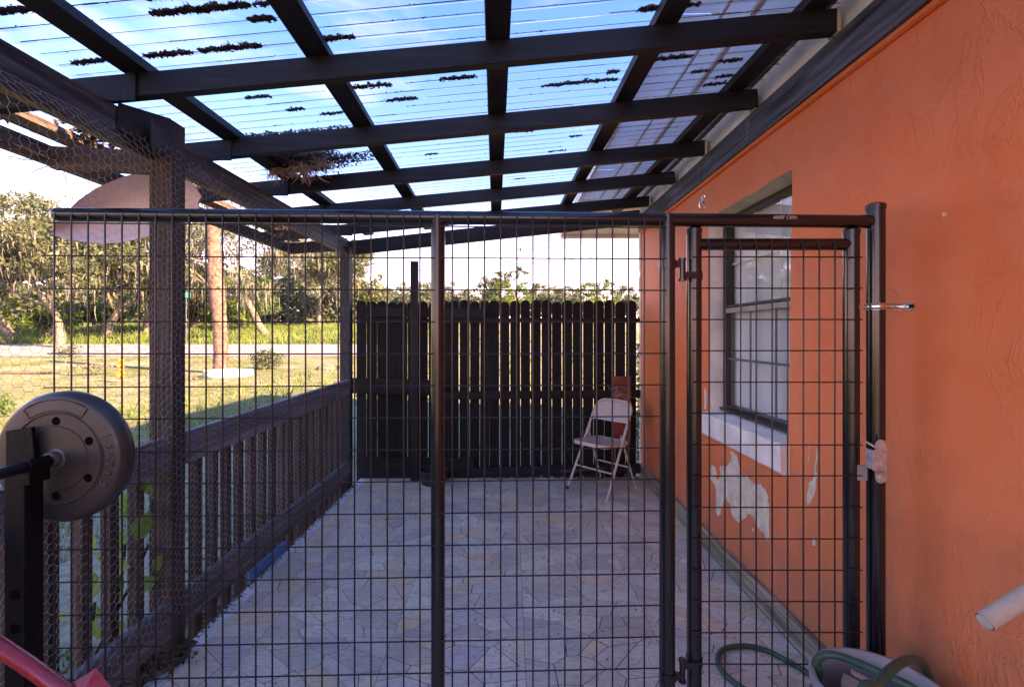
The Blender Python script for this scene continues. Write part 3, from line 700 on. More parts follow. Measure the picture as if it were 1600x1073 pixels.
while sx < S1-.02:
    if not abs(sx-(P(684, 0, 1.468)-A0).dot(U)) < .012:
        g = MB(); j_ = rnd.uniform(-.0008, .0008); g.tube([K(sx, TZ+.002, rr-.002), K(sx+j_*.4, TZ-.02, rr+.0015), K(sx+j_, .9, rr+.001), K(sx, .04, rr+.001)], WR, 7); g.build('vertical_wire', M['wire'], ken, smooth=True)
    sx += pitchw*1.001; i += 1
zt = CH+.333-.0
z_ = CH+(CY-355)/F*1.468; r6 = random.Random(2); li = 0
while z_ > .04:
    st = -.012 if li == 0 else r6.uniform(-.034, -.016)
    if z_ < .95: st -= .0
    g = MB(); g.tube([K(st, z_+r6.uniform(-.0022, .0022), rr-.0022), K(S1*.25, z_+r6.uniform(-.0012, .0012), rr-.0022), K(S1*.5, z_, rr-.0022), K(S1*.75, z_+r6.uniform(-.0012, .0012), rr-.0022), K(S1+.012, z_+.0005, rr-.0022)], .0022, 6); g.build('horizontal_wire', M['wire'], ken, smooth=True)
    z_ -= .1006; li += 1
# gate
GY = 1.512
gx0, gx1 = .602, 1.117
g = MB()
for gx, zt_ in ((gx0, CH+.341), (gx1, CH+.338)):
    g.tube([(gx, GY, .07), (gx, GY, zt_)], .0235, 20); g.tube([(gx, GY, zt_-.010), (gx, GY, zt_+.002), (gx, GY, zt_+.008)], [.0255, .0255, .019], 20)
for z__ in (CH+.294, .10): g.tube([(gx0+.01, GY, z__), (gx1-.01, GY, z__)], .0195, 18)
gate = g.build('gate', M['tube'], ken, smooth=True)
gxw = P(1107, 0, 1.495).x
while gxw < gx1-.02:
    g = MB(); g.tube([(gxw, GY-.016, CH+.306), (gxw, GY-.0225, CH+.29), (gxw+rnd.uniform(-.001, .001), GY-.0225, .9), (gxw, GY-.0225, .1)], WR*.96, 7); g.build('vertical_wire', M['wire'], gate, smooth=True)
    gxw += .0508
z_ = CH+(CY-402)/F*1.493
while z_ > .1:
    g = MB(); g.tube([(gx0-.018+rnd.uniform(0, .006), GY-.0268, z_), (gx1+.016, GY-.0268, z_+rnd.uniform(-.001, .001))], .0022, 6); g.build('horizontal_wire', M['wire'], gate, smooth=True)
    z_ -= .1008
# hinges
for zc, s_ in ((CH+.208, 1), (CH-1.085, -1)):
    g = MB(); xm = P(1064, 0, 1.50).x
    g.tube([(xm, 1.488, zc-.032), (xm, 1.488, zc+.032)], .0095, 12); g.tube([(xm, 1.488, zc-.037), (xm, 1.488, zc-.030)], .0125, 8); g.tube([(xm, 1.488, zc+.030), (xm, 1.488, zc+.037)], .0125, 8)
    g.box(.51, xm, 1.483, 1.493, zc+s_*.018-.011, zc+s_*.018+.011); g.box(xm, gx0, 1.483, 1.493, zc-s_*.018-.011, zc-s_*.018+.011)
    for cx_, cy_, zz_ in ((.509, 1.495, zc+s_*.018), (gx0, GY, zc-s_*.018)): g.tube([(cx_, cy_, zz_-.013), (cx_, cy_, zz_+.013)], .0265, 18)
    g.build('hinge', M['tube'], ken, smooth=True)
# printed lettering on the top rail
def text(body, size, ext, mat_, parent, mtx, name):
    cu = bpy.data.curves.new(name, 'FONT'); cu.body = body; cu.size = size; cu.extrude = ext; cu.align_x = 'CENTER'; cu.align_y = 'CENTER'
    to = bpy.data.objects.new(name+'_src', cu); C.objects.link(to); dg = bpy.context.evaluated_depsgraph_get()
    me = bpy.data.meshes.new_from_object(to.evaluated_get(dg)); bpy.data.objects.remove(to, do_unlink=True); bpy.data.curves.remove(cu)
    me.transform(mtx); me.transform(Matrix.Translation(-ORG[parent.name])); me.name = name
    me.materials.clear(); me.materials.append(mat_)
    o = bpy.data.objects.new(name, me); C.objects.link(o); o.parent = parent; ORG[o.name] = ORG[parent.name].copy(); return o
s_txt = (P(1228, 0, 1.48)-A0).dot(U)
pt = K(s_txt, TZ+.002, rr+.0002)
ry_ = math.atan2(U.y, U.x)
M['print'] = simple('worn_white_print', (.50, .46, .44), .6, 0, .5, 300)
text('ARIEF CRIN', .0155, .0005, M['print'], ken, Matrix.Translation(pt) @ Matrix.Rotation(ry_, 4, 'Z') @ Matrix.Rotation(R(90), 4, 'X'), 'lettering')
# snap clip on the rail
g = MB(); c0 = P(1097, 318, 1.478)
g.tube([c0+Vector((.009*math.cos(a), 0, .013*math.sin(a)-.006)) for a in np.linspace(.4, 5.9, 14)], .0022, 7)
g.tube([c0+Vector((0, 0, .005)), c0+Vector((.004, 0, .014))], .005, 8); g.tube([c0+Vector((.004+.005*math.cos(a), 0, .020+.006*math.sin(a))) for a in np.linspace(0, 6.28, 12)], .002, 6)
setp(g.build('snap_clip', M['steel'], smooth=True), 'small silver snap clip hooked over the black top rail left of the window', 'clip')
# wall strap
g = MB(); cz_ = CH+.09; c_ = K(SR, 0)
arc = [(c_.x+.0285*math.cos(a), c_.y+.0285*math.sin(a)) for a in np.linspace(R(150), R(300), 12)]
arc = [(c_.x-.012, c_.y+.028), *arc, (c_.x+.035, c_.y-.018), (WX-.001, 1.515), (WX-.001, 1.475)]
for dz in (-.0095, .0095):
    g.tube([(x, y, cz_+dz*.7) for x, y in arc[:-1]], .0042, 6)
g.add([(x, y, cz_+dz) for dz in (-.011, .011) for x, y in arc[:-1]], [(i, i+1, i+1+len(arc)-1, i+len(arc)-1) for i in range(len(arc)-2)])
g.prism([(WX-.001, 1.50+.022*math.cos(a), cz_+.0135*math.sin(a)) for a in np.linspace(0, 2*math.pi, 14)[:-1]], (-.004, 0, 0))
strap = g.build('pipe_strap', M['steel'], smooth=True, fixn=False); setp(strap, 'shiny metal strap holding the kennel end post to the orange wall', 'strap')
g = MB(); g.tube([(WX-.0055, 1.488, cz_), (WX-.011, 1.488, cz_)], .006, 6); g.build('screw', M['rack'], strap)
# latch
lat = thing('gate_latch', 'zinc-plated fork latch on the gate post beside the orange wall', 'latch', tuple(P(1362, 750, 1.47)))
D_ = 1.476
g = MB()
def lp(px, py, dy=0): q = P(px, py, D_); q.y += dy; return q
rim = [lp(1364.5+8.5*math.cos(t), 692-9*math.sin(t)) for t in np.linspace(0, math.pi, 9)]+[lp(1364.5-8.5*math.cos(t), 742+8*math.sin(t)) for t in np.linspace(0, math.pi, 9)]
rim = [q+Vector((0, -.032, 0)) for q in rim]
M['zinc'] = simple('zinc_plate', (.55, .58, .60), .38, .75, .2, 60)
g.prism(rim, (0, .003, 0)); g.build('latch_plate', M['zinc'], lat, bevel=.0006)
g = MB(); xa, za = lp(1345, 727).x, lp(1345, 727).z; xb, zb_2 = lp(1360, 697).x, lp(1360, 697).z
g.box(xa, xb, D_-.050, D_-.046, za, zb_2); g.box(xb-.003, xb, D_-.046, D_-.033, za+.001, zb_2-.001); g.box(xa, xa+.003, D_-.046, D_-.02, za+.001, zb_2-.001)
g.tube([lp(1349, 727, -.044), lp(1356, 733, -.04), lp(1370, 734, -.036)], .004, 10); g.tube([lp(1341, 686, -.03), lp(1349, 692, -.042), lp(1356, 698, -.045)], .003, 8)
g.build('latch_fork', M['zinc'], lat, bevel=.0006)
g = MB(); g.prism([lp(1344, 728, .012), lp(1360, 728, .012), lp(1360, 752, .012), lp(1344, 752, .012)], (0, .004, 0)); g.build('back_plate', M['bucket'], lat)
g = MB(); g.tube([lp(1364.5, 742, -.036), lp(1364.5, 742, -.030)], .0075, 12); g.build('bolt', M['zinc'], lat, bevel=.001)

# ================================================================== FOLDING CHAIR
ch = thing('folding_chair', 'beige metal folding chair standing before the black fence', 'chair', (.835, 4.18, 0))
fdir = Vector((-.73, -.68, 0)).normalized(); wdir = Vector((-fdir.y, fdir.x, 0))
def Q(w_, f_, z): return Vector((.835, 4.18, 0))+wdir*w_+fdir*f_+Vector((0, 0, z))
def by(z): return .235-.43*z/.79                       # long tube leans back
g = MB()
for s_ in (-1, 1): pass
pts = [Q(-.215, by(0)+.0, .012), Q(-.205, by(.3), .3), Q(-.200, by(.6), .6)]+[Q(-.20+.09*(1-math.cos(a)), by(.70+.09*math.sin(a)), .69+.09*math.sin(a)) for a in np.linspace(0, math.pi/2, 6)]
pts += [Q(-p_, 0, 0) for p_ in ()]
m2 = [Q(.20-.09*(1-math.cos(a)), by(.70+.09*math.sin(a)), .69+.09*math.sin(a)) for a in np.linspace(math.pi/2, 0, 6)]+[Q(.200, by(.6), .6), Q(.205, by(.3), .3), Q(.215, by(0), .012)]
g.tube(pts+[Q(0, by(.795), .785)]+m2, .0115, 12); g.build('back_frame', M['chair'], ch, smooth=True)
for s_ in (-1, 1):
    g = MB(); g.tube(smoothpath([Q(s_*.178, by(.50)+.012, .50), Q(s_*.182, -.11, .30), Q(s_*.190, -.235, .012)], 5), .0095, 10); g.build('rear_leg', M['chair'], ch, smooth=True)
    for f_, w_ in ((.237, .215), (-.237, .190)):
        g = MB(); g.tube([Q(s_*w_, f_+(.004 if f_ > 0 else -.004), .001), Q(s_*w_, f_, .028)], .0145, 10); g.build('foot_cap', M['rubber' if s_ < 0 else 'chair'], ch, smooth=True)
    g = MB(); g.tube([Q(s_*.195, by(.47), .47), Q(s_*.178, by(.47), .47)], .010, 8); g.tube([Q(s_*.19, -.03, .425), Q(s_*.19, by(.55), .55)], .006, 6); g.build('pivot_bracket', M['chair'], ch)
g = MB(); g.tube([Q(-.208, by(.20), .20), Q(.208, by(.20), .20)], .0075, 8); g.build('front_stretcher', M['chair'], ch, smooth=True)
g = MB(); g.tube([Q(-.184, -.155, .20), Q(.184, -.155, .20)], .0075, 8); g.build('rear_stretcher', M['chair'], ch, smooth=True)
# seat pan with rounded front and rolled rim
ol = []
for (w0, f0), (a0, a1), rad in (((.125, .165), (0, 90), .06), ((-.125, .165), (90, 180), .06), ((-.145, -.15), (180, 270), .03), ((.145, -.15), (270, 360), .03)):
    for a in np.linspace(R(a0), R(a1), 6): ol.append((w0+rad*math.cos(a), f0+rad*math.sin(a)))
zsf = lambda f_: .432+.02*(f_+.18)/.4
n_ = len(ol)
lev = [(1.0, -.030), (1.0, -.006), (.985, 0), (.93, .001), (.90, -.004), (.5, -.007)]
vs = [Q(w_*s_, (f_-.02)*s_+.02, zsf(f_)+dz) for s_, dz in lev for w_, f_ in ol]
g = MB(); g.add(vs, [(l*n_+i, l*n_+(i+1) % n_, (l+1)*n_+(i+1) % n_, (l+1)*n_+i) for l in range(len(lev)-1) for i in range(n_)]+[tuple((len(lev)-1)*n_+i for i in range(n_)), tuple(i for i in range(n_-1, -1, -1))])
g.build('seat', M['chair'], ch, smooth=True)
# backrest: curved sheet filling the arch
nu_, nv_ = 12, 7; vs = []
for j in range(nv_+1):
    for i in range(nu_+1):
        u = -1+2*i/nu_; zl = .605+.0*u; zt2 = .785 if abs(u) < .55 else .69+.095*math.sqrt(max(0, 1-((abs(u)-.55)/.45)**2))
        z = zl+.02*(1-u*u)*-.4+(zt2-zl)*j/nv_; vs.append((u*.197, by(z)-.028*(1-u*u), z))
g = MB(); f1 = [(j*(nu_+1)+i, j*(nu_+1)+i+1, (j+1)*(nu_+1)+i+1, (j+1)*(nu_+1)+i) for j in range(nv_) for i in range(nu_)]
g.add([Q(*v) for v in vs], f1); g.add([Q(v[0], v[1]-.004, v[2]) for v in vs], [f[::-1] for f in f1])
g.build('backrest', M['chair'], ch, smooth=True)

# ================================================================== WEIGHT, BAR, RACK, RED FRAME
bc = Vector((-1.193, 1.21, CH-.326)); RP = .1735
bb = thing('barbell', 'barbell with a thick black plastic weight plate resting on the dark rack at the left', 'barbell', tuple(bc))
g = MB(); g.tube([bc+Vector((.0, .10, 0)), bc+Vector((0, -.45, .0))], .0135, 16); g.build('bar', M['barst'], bb, smooth=True)
g = MB(); y0 = 0
prof = [(.014, -.002), (.045, -.002), (.082, -.0035), (.0835, -.0035), (.086, -.001), (.116, -.001), (.118, -.004), (.120, -.004), (.122, -.001), (.155, .001), (.163, .003), (.1665, .006), (RP-.003, .012), (RP, .018), (RP, .0265), (RP-.0015, .0275), (RP-.0015, .0285), (RP, .0295), (RP, .038), (RP-.004, .047), (.16, .052), (.014, .052)]
g.lathe(prof, bc, 'Y', 96); plate = g.build('weight_plate', M['plate'], bb, smooth=True)
for a in (90, 28, -31, -90, 151, 210):
    q = bc+Vector((.098*math.cos(R(a)), 0, .098*math.sin(R(a))))
    g = MB(); g.lathe([(.0112, -.0012), (.0105, -.0018), (.0098, -.0015), (.0001, -.0014)], q, 'Y', 16)
    g.build('plate_hole', M['void'], plate)
def arcrib(r_, a0, a1, mb): mb.tube([bc+Vector((r_*math.cos(R(a)), -.0012, r_*math.sin(R(a)))) for a in np.linspace(a0, a1, 18)], .0012, 5)
g = MB()
for a0, a1 in ((25, -42), (58, 124)):
    ri, ro = .125, .154
    if a0 == 25: arcrib(ri, 18, -42, g)
    else: arcrib(ri, a0, a1, g); arcrib(ro, a0+2, a1-2, g)
    for a in ((a0 if a0 != 25 else 24), a1): g.tube([bc+Vector((r_*math.cos(R(a)), -.0012, r_*math.sin(R(a)))) for r_ in (ri, ro)], .0012, 5)
g.build('raised_border', M['plate'], plate, smooth=True)
M['platel'] = simple('weight_lettering', (.09, .078, .075), .5)
for chh, a in zip('SATES', (12.5, 3.5, -6, -16.5, -28)):
    q = bc+Vector((.139*math.cos(R(a)), -.0006, .139*math.sin(R(a))))
    text(chh, .024, .003, M['platel'], plate, Matrix.Translation(q) @ Matrix.Rotation(R(90), 4, 'X') @ Matrix.Rotation(R(a-90), 4, 'Z'), 'letter')
g = MB(); g.lathe([(.0138, -.022), (.019, -.022), (.0205, -.018), (.0205, -.004), (.024, -.003), (.026, -.0025)], bc, 'Y', 28); g.build('collar', M['mirror'], bb, smooth=True)
rack = thing('weight_rack', 'black square-tube weight rack upright with round holes at the lower left corner', 'rack', (-1.217, 1.15, 0))
g = MB(); x0, x1, y0, y1 = -1.243, -1.193, 1.13, 1.178
g.box(x0, x1, y0, y1, 0, CH-.345); up_ = g.build('upright', M['rack'], rack, bevel=.003)
for py in (929, 982, 1022):
    q = P(23.5, py, 1.13); g = MB(); g.lathe([(.0125, -.0012), (.0115, -.0015), (.0108, -.0004), (.0001, -.0004)], (q.x, 1.13, q.z), 'Y', 16); g.build('pin_hole', M['void'], up_)
g = MB(); g.box(-1.208, -1.178, 1.128, 1.180, CH-.37, CH-.3415)
g.prism([(-1.207, 1.128, CH-.345), (-1.178, 1.128, CH-.345), (-1.172, 1.128, CH-.32), (-1.1785, 1.128, CH-.306)][:4], (0, .05, 0)); g.build('bar_hook', M['rack'], rack, bevel=.002)
a = P(-12, 672, 1.155); b = P(33, 730, 1.155)
g = MB(); g.prism([(a.x, 1.185, a.z-.008), (b.x-.006, 1.185, a.z+.002), (b.x+.004, 1.185, b.z-.002), (a.x, 1.185, b.z-.006)], (0, .01, 0)); g.build('guard_plate', M['rack'], rack, bevel=.002)
g = MB(); g.box(-1.30, -1.15, .75, 1.5, .0005, .04); g.build('foot', M['rack'], rack, bevel=.003)
redf = thing('metal_frame', 'glossy red metal tube frame in the bottom left corner', 'frame', (-.95, .95, 0))
g = MB(); g.tube([P(-60, 970, .97), P(40, 1036, .955), P(150, 1115, .94), P(210, 1400, .94)], .0155, 18); g.build('tube', M['red'], redf, smooth=True)
g = MB(); a_, b_, c_, d_ = P(92, 1080, .95), P(148, 1046, .97), P(178, 1085, .95), P(118, 1105, .93)
g.prism([a_, b_, d_], (0, .004, .002)); g.prism([b_, c_, d_], (0, .004, .003)); g.prism([d_, c_, P(170, 1400, .93), P(120, 1400, .93)], (0, .01, 0)); g.build('gusset', M['red'], redf, bevel=.001)

# ================================================================== BUCKET, HOSE, PIPE, POT
bx_, by_, br_, bz_ = 1.035, 1.285, .168, CH-.985
bk = thing('bucket', 'round grey plastic tub with clutter inside, standing at the wall in the lower right corner', 'bucket', (bx_, by_, 0))
g = MB(); g.lathe([(.0001, .004), (.125, .004), (.130, 0), (.133, .01), (br_-.012, bz_-.03), (br_+.003, bz_-.028), (br_+.005, bz_-.008), (br_, bz_), (br_-.008, bz_+.001), (br_-.014, bz_-.008), (br_-.018, bz_-.04), (.128, .02), (.0001, .015)], (bx_, by_, 0), 'Z', 56)
g.build('body', M['bucket'], bk, smooth=True)
r7 = random.Random(12)
g = MB()
for k in range(16):
    p0 = Vector((bx_-.05+r7.uniform(-.05, .05), by_-.01+r7.uniform(-.05, .05), bz_-.075+r7.uniform(0, .025))); pts = [p0]
    for _ in range(6): pts.append(p0+Vector((r7.uniform(-.05, .05), r7.uniform(-.04, .04), r7.uniform(-.02, .025))))
    g.tube(smoothpath(pts, 5), .0045, 6)
g.lathe([(.128, bz_-.11), (.0001, bz_-.09)], (bx_, by_, 0), 'Z', 30)
setp(g.build('cord_tangle', M['rubber'], smooth=True), 'black curly cord tangle inside the grey tub', 'cord')
g = MB(); g.bar((bx_-.06, by_+.07, bz_-.03), (bx_+.035, by_-.0, bz_-.055), (.03, .03, 0), (0, 0, .02)); g.bar((bx_-.02, by_+.09, bz_-.02), (bx_+.03, by_+.04, bz_-.03), (.012, .016, 0), (0, 0, .006))
setp(g.build('card_scrap', M['tan'], bevel=.002), 'tan folded card scrap among the clutter in the grey tub', 'card')
g = MB(); ct = Vector((bx_+.065, by_+.01, bz_-.035)); g.bar(ct-Vector((.05, .03, -.01)), ct+Vector((.05, -.02, -.01)), (.02, .05, 0), (0, 0, .035)); ctn = g.build('carton', M['paper'], bevel=.002); setp(ctn, 'small white carton with a pink end inside the grey tub', 'carton')
g = MB(); g.bar(ct+Vector((.0505, -.020, -.011)), ct+Vector((.064, -.024, -.014)), (.02, .05, 0), (0, 0, .034)); g.build('pink_end', M['pinkc'], ctn, bevel=.001)
hp = [P(1230, 1120, 1.70), P(1160, 1078, 1.81), P(1128, 1050, 1.905), P(1122, 1028, 1.985), P(1132, 1017, 2.035), P(1160, 1013, 2.055), P(1195, 1018, 2.03), P(1235, 1038, 1.95), P(1270, 1058, 1.87), P(1310, 1085, 1.76), P(1345, 1110, 1.68)]
hp = [Vector((p.x, p.y, .012)) for p in hp]
g = MB(); g.tube(smoothpath(hp, 8), .0108, 12)
q2 = [Vector((.92, 1.62, .012)), Vector((.86, 1.50, .012)), Vector((.84, 1.42, .10)), P(1277, 1062, 1.37), P(1275, 1036, 1.365), P(1287, 1023, 1.35), P(1310, 1024, 1.33), P(1345, 1037, 1.28), P(1385, 1055, 1.22), P(1425, 1074, 1.18), P(1470, 1110, 1.14), Vector((1.17, 1.06, .3)), Vector((1.16, 1.03, .05)), Vector((1.05, 1.0, .012))]
g.tube(smoothpath(q2, 8), .0108, 12)
q3 = [Vector((.9, 1.02, .012)), Vector((.84, 1.04, .10)), P(1345, 1105, 1.08), P(1372, 1068, 1.12), P(1395, 1043, 1.17), P(1420, 1030, 1.24), P(1438, 1032, 1.31), P(1447, 1047, 1.37), P(1448, 1066, 1.41)]+[Vector((1.235, 1.47, .2)), Vector((1.23, 1.48, .02))]
g.tube(smoothpath(q3, 8), .0112, 12)
setp(g.build('garden_hose', M['hose'], smooth=True), 'green garden hose looped on the patio floor and over the grey tub', 'hose')
g = MB(); a_ = P(1538, 971, 1.0); b_ = Vector((1.335, 1.04, a_.z+.14)); a_ = Vector((a_.x, 1.0, a_.z))
dv = (b_-a_).normalized()
g.tube([a_, a_+dv*.01, b_], .0185, 24, cap=False); g.tube([a_+dv*.0005, b_], .0155, 20, cap=True)
setp(g.build('drain_pipe', M['pvc'], smooth=True), 'dusty beige pipe stub sticking out of the orange wall at the right edge', 'pipe')
pc = Vector((-.725, 4.34, 0)); g = MB()
g.lathe([(.0001, .004), (.105, .003), (.112, .0), (.118, .02), (.132, .115), (.143, .120), (.145, .130), (.138, .136), (.127, .130), (.118, .09), (.105, .02), (.0001, .02)], pc, 'Z', 40)
setp(g.build('feed_pan', M['rubber'], smooth=True), 'black rubber pan on the floor against the black fence', 'pan')
g = MB(); g.bar((-1.468, 2.58, .035), (-1.466, 3.0, .02), (.02, 0, 0), (0, 0, .07)); setp(g.build('blue_board', M['bluep'], bevel=.003), 'strip of blue-painted board wedged under the bottom rail', 'board')
g = MB(); a_ = P(876, 736, 4.42); b_ = P(945, 731, 4.46); g.bar(a_, b_, (0, .05, 0), (0, 0, .02)); setp(g.build('wood_scrap', M['rawx'], bevel=.003), 'brown wood scrap lying at the foot of the fence left of the chair', 'wood scrap')

# ================================================================== PINK PANEL, LOOSE WIRES
def pxpoly(pts, D): return [P(x, y, D) for x, y in pts]
topc = [(79, 362), (100, 335), (122, 313), (150, 294), (185, 279), (222, 267), (262, 266), (292, 281), (303, 290), (315, 307), (309, 316), (313, 332)]
botc = [(79, 366), (98, 372), (122, 377), (150, 380), (180, 380), (210, 375), (238, 368), (260, 362), (280, 356), (292, 350), (303, 343), (313, 334)]
nS = len(topc); vs = []; nb = 8
for i in range(nS):
    a_, b_ = topc[i], botc[i]
    for j in range(nb+1):
        t = j/nb; x_, y_ = a_[0]+(b_[0]-a_[0])*t, a_[1]+(b_[1]-a_[1])*t
        u = (i/(nS-1))*2-1; bulge = .14*(1-u*u)*(1-(2*t-1)**2)
        vs.append(P(x_, y_, 2.30+bulge))
g = MB(); f1 = [(i*(nb+1)+j, i*(nb+1)+j+1, (i+1)*(nb+1)+j+1, (i+1)*(nb+1)+j) for i in range(nS-1) for j in range(nb)]
g.add(vs, f1); g.add([v+Vector((0, .006, 0)) for v in vs], [f[::-1] for f in f1])
pk = g.build('dish_panel', M['pinkp'], smooth=True, fixn=False); setp(pk, 'pale pink dish-shaped panel hung outside, behind the near post', 'panel')
g = MB(); g.tube([P(200, 272, 2.34), P(206, 258, 2.16), P(210, 240, 2.12)], .003, 6); g.build('hanger_wire', M['line'], pk)
for lab, pth, r_ in (('pair of thin black cables running off to the left below the outer beam', [P(-200, 240, 1.9), P(0, 244, 1.9), P(40, 250, 1.92), P(95, 247, 2.0)], .0016),
                ('short loose black wire end poking out under the outer beam', [P(50, 269, 1.95), P(62, 264, 1.95), P(80, 258, 2.0), P(92, 252, 2.02)], .0018),
                ('black wire loop drooping beside the pale pink panel', [P(100, 262, 2.02), P(104, 285, 2.02), P(112, 302, 2.02), P(124, 306, 2.03), P(140, 303, 2.05)], .0014),
                ('thin cable strung slantwise between beam and outer beam', [P(130, 232, 1.95), P(150, 218, 1.88), P(168, 208, 1.84)], .002)):
    g = MB(); sp = smoothpath(pth, 6); g.tube(sp, r_, 6)
    if 'pair' in lab: g.tube([p+Vector((0, 0, -.01*math.sin(i*.3))) for i, p in enumerate(sp)], r_*.8, 6)
    setp(g.build('loose_wire', M['line'], smooth=True), lab, 'wire', 'loose wires at the outer beam')

# ================================================================== LITTER ON THE ROOF, NEST
def on_roof(px, py):
    u, v = (px-CX)/F, (CY-py)/F; D = (zs(0)-CH-.006)/(v-.094*u); return Vector((u*D, D, CH+v*D))
lit = []; lr = np.random.default_rng(31)
def flake(c, s, out, flat=.5):
    a = lr.uniform(0, 6.28); d = np.array([math.cos(a), math.sin(a)*.6, lr.normal()*flat]); d /= np.linalg.norm(d)
    e_ = np.cross(d, lr.normal(size=3)); e_ /= np.linalg.norm(e_)
    l, w_ = s*lr.uniform(.6, 1.6), s*lr.uniform(.15, .4)
    out.append([c-d*l/2, c+e_*w_, c+d*l/2, c-e_*w_])
clumps = [(320, 24, 155, 11), (270, 2, 80, 6), (255, 80, 75, 7), (355, 72, 100, 9), (415, 40, 40, 8), (450, 2, 20, 3), (522, 56, 60, 6), (500, 57, 30, 4), (20, 20, 60, 9), (130, 90, 60, 4), (425, 8, 60, 3),
          (575, 133, 70, 7), (480, 131, 35, 6), (715, 122, 60, 6), (628, 160, 50, 5), (655, 108, 120, 9), (620, 112, 60, 8), (905, 131, 120, 6), (1030, 6, 60, 7), (960, 108, 20, 5), (860, 95, 60, 3), (465, 177, 30, 4), (405, 155, 40, 4), (520, 183, 40, 3), (675, 243, 22, 3),
          (1053, 90, 62, 7), (1070, 2, 60, 4), (830, 78, 30, 3), (820, 210, 30, 3), (1090, 118, 30, 3), (870, 235, 30, 2), (1135, 103, 40, 4), (1180, 62, 40, 4), (1120, 132, 40, 4), (1130, 123, 30, 4), (988, 133, 25, 3), (812, 280, 20, 2), (900, 212, 20, 2)]
for px, py, ln, hh in clumps:
    a_ = on_roof(px-ln/2, py+ln*.045); b_ = on_roof(px+ln/2, py-ln*.045)
    yv = round(((a_.y+b_.y)/2)/pitch-.5)*pitch+pitch*.5     # lie in a valley
    k = int(ln*hh*1.0)+20; hz = hh*a_.y/F*.62
    for _ in range(k):
        t = lr.beta(1.4, 1.4); x_ = a_.x+(b_.x-a_.x)*t; env = math.sin(math.pi*t)**.5*(.55+.45*math.sin(t*23+px))
        c = np.array([x_, yv+lr.normal()*.006, zs(x_)-amp+.002+abs(lr.normal())*hz*.5*max(.1, env)]); flake(c, .014, lit, .4)
# thin dirt lines in every valley
yv = .5*pitch
while yv < 4.75:
    if yv > .4:
        x_ = -1.7; 
        while x_ < 1.25:
            ln = lr.uniform(.02, .30)
            if lr.random() < .93:
                hw = .0011+.0016*lr.random()*(1 if lr.random() < .85 else 2.0); z0, z1 = zs(x_)-amp+.0012, zs(x_+ln)-amp+.0012
                lit.append([np.array([x_, yv-hw, z0]), np.array([x_+ln, yv-hw, z1]), np.array([x_+ln, yv+hw, z1]), np.array([x_, yv+hw, z0])])
                if lr.random() < .5:
                    for _ in range(int(lr.integers(1, 7))):
                        xx_ = x_+lr.uniform(0, ln); flake(np.array([xx_, yv+lr.normal()*.003, zs(xx_)-amp+.003]), .009, lit, .4)
            x_ += ln
    yv += pitch
# heavy drift over the outer strip and by the nest
for _ in range(9000):
    x_ = lr.uniform(-2.29, -1.86); y_ = lr.uniform(.7, 4.3)
    if math.sin(x_*9+y_*4.1)+math.sin(y_*7.3-x_*3) > (.75 if 1.45 < y_ < 2.15 else -.1): continue
    flake(np.array([x_, y_, zs(x_)-amp+lr.random()*.025]), .032, lit, .4)
for _ in range(5200):
    y_ = 2.45+lr.random()*.50; yq = (math.floor(y_/pitch)+.5)*pitch; x_ = -1.42+lr.beta(1.0, 1.8)*(.42+.25*math.sin(yq*170))
    flake(np.array([x_, yq+lr.normal()*.011, zs(x_)-amp+.002+lr.random()*.03]), .020, lit, .5)
o = quads('leaf_litter', lit, M['litter']); setp(o, 'dark leaf litter lying in the valleys of the clear roof sheets', 'leaf litter', kind='stuff')
g = MB(); r8 = random.Random(14)
for cx_, cy_, n_ in ((432, 266, 110), (474, 266, 150), (505, 254, 70)):
    c0 = P(cx_, cy_, 2.80); 
    for k in range(n_):
        d = Vector((r8.gauss(0, 1), r8.gauss(0, .6), r8.gauss(-.25, .8))).normalized(); l = r8.uniform(.03, .085); st = c0+Vector((r8.gauss(0, .025), r8.gauss(0, .02), r8.gauss(.01, .018)))
        bend = Vector((r8.gauss(0, .02), r8.gauss(0, .02), -.015)); g.tube([st, st+d*l*.5+bend*.4, st+d*l+bend], [.0026, .0022, .001], 4, cap=False)
for pa in ([P(432, 268, 2.86), P(433, 282, 2.88), P(428, 292, 2.9)], [P(480, 272, 2.86), P(500, 280, 2.84), P(515, 286, 2.82)], [P(485, 272, 2.86), P(481, 280, 2.85), P(488, 284, 2.85), P(486, 274, 2.85)]): g.tube(smoothpath(pa, 4), .0018, 5)
nest = g.build('bird_nest', M['straw'], smooth=True, fixn=False); setp(nest, 'ragged straw nest hanging under the roof where purlin and third rafter cross', 'nest')
nq = []
for _ in range(2600):
    c0 = P(430+lr.uniform(0, 80), 252+lr.normal()*7, 2.87); flake(np.array(c0)+lr.normal(size=3)*np.array([.02, .04, .012]), .022, nq, .6)
quads('dark_lining', nq, M['litter2'], nest)

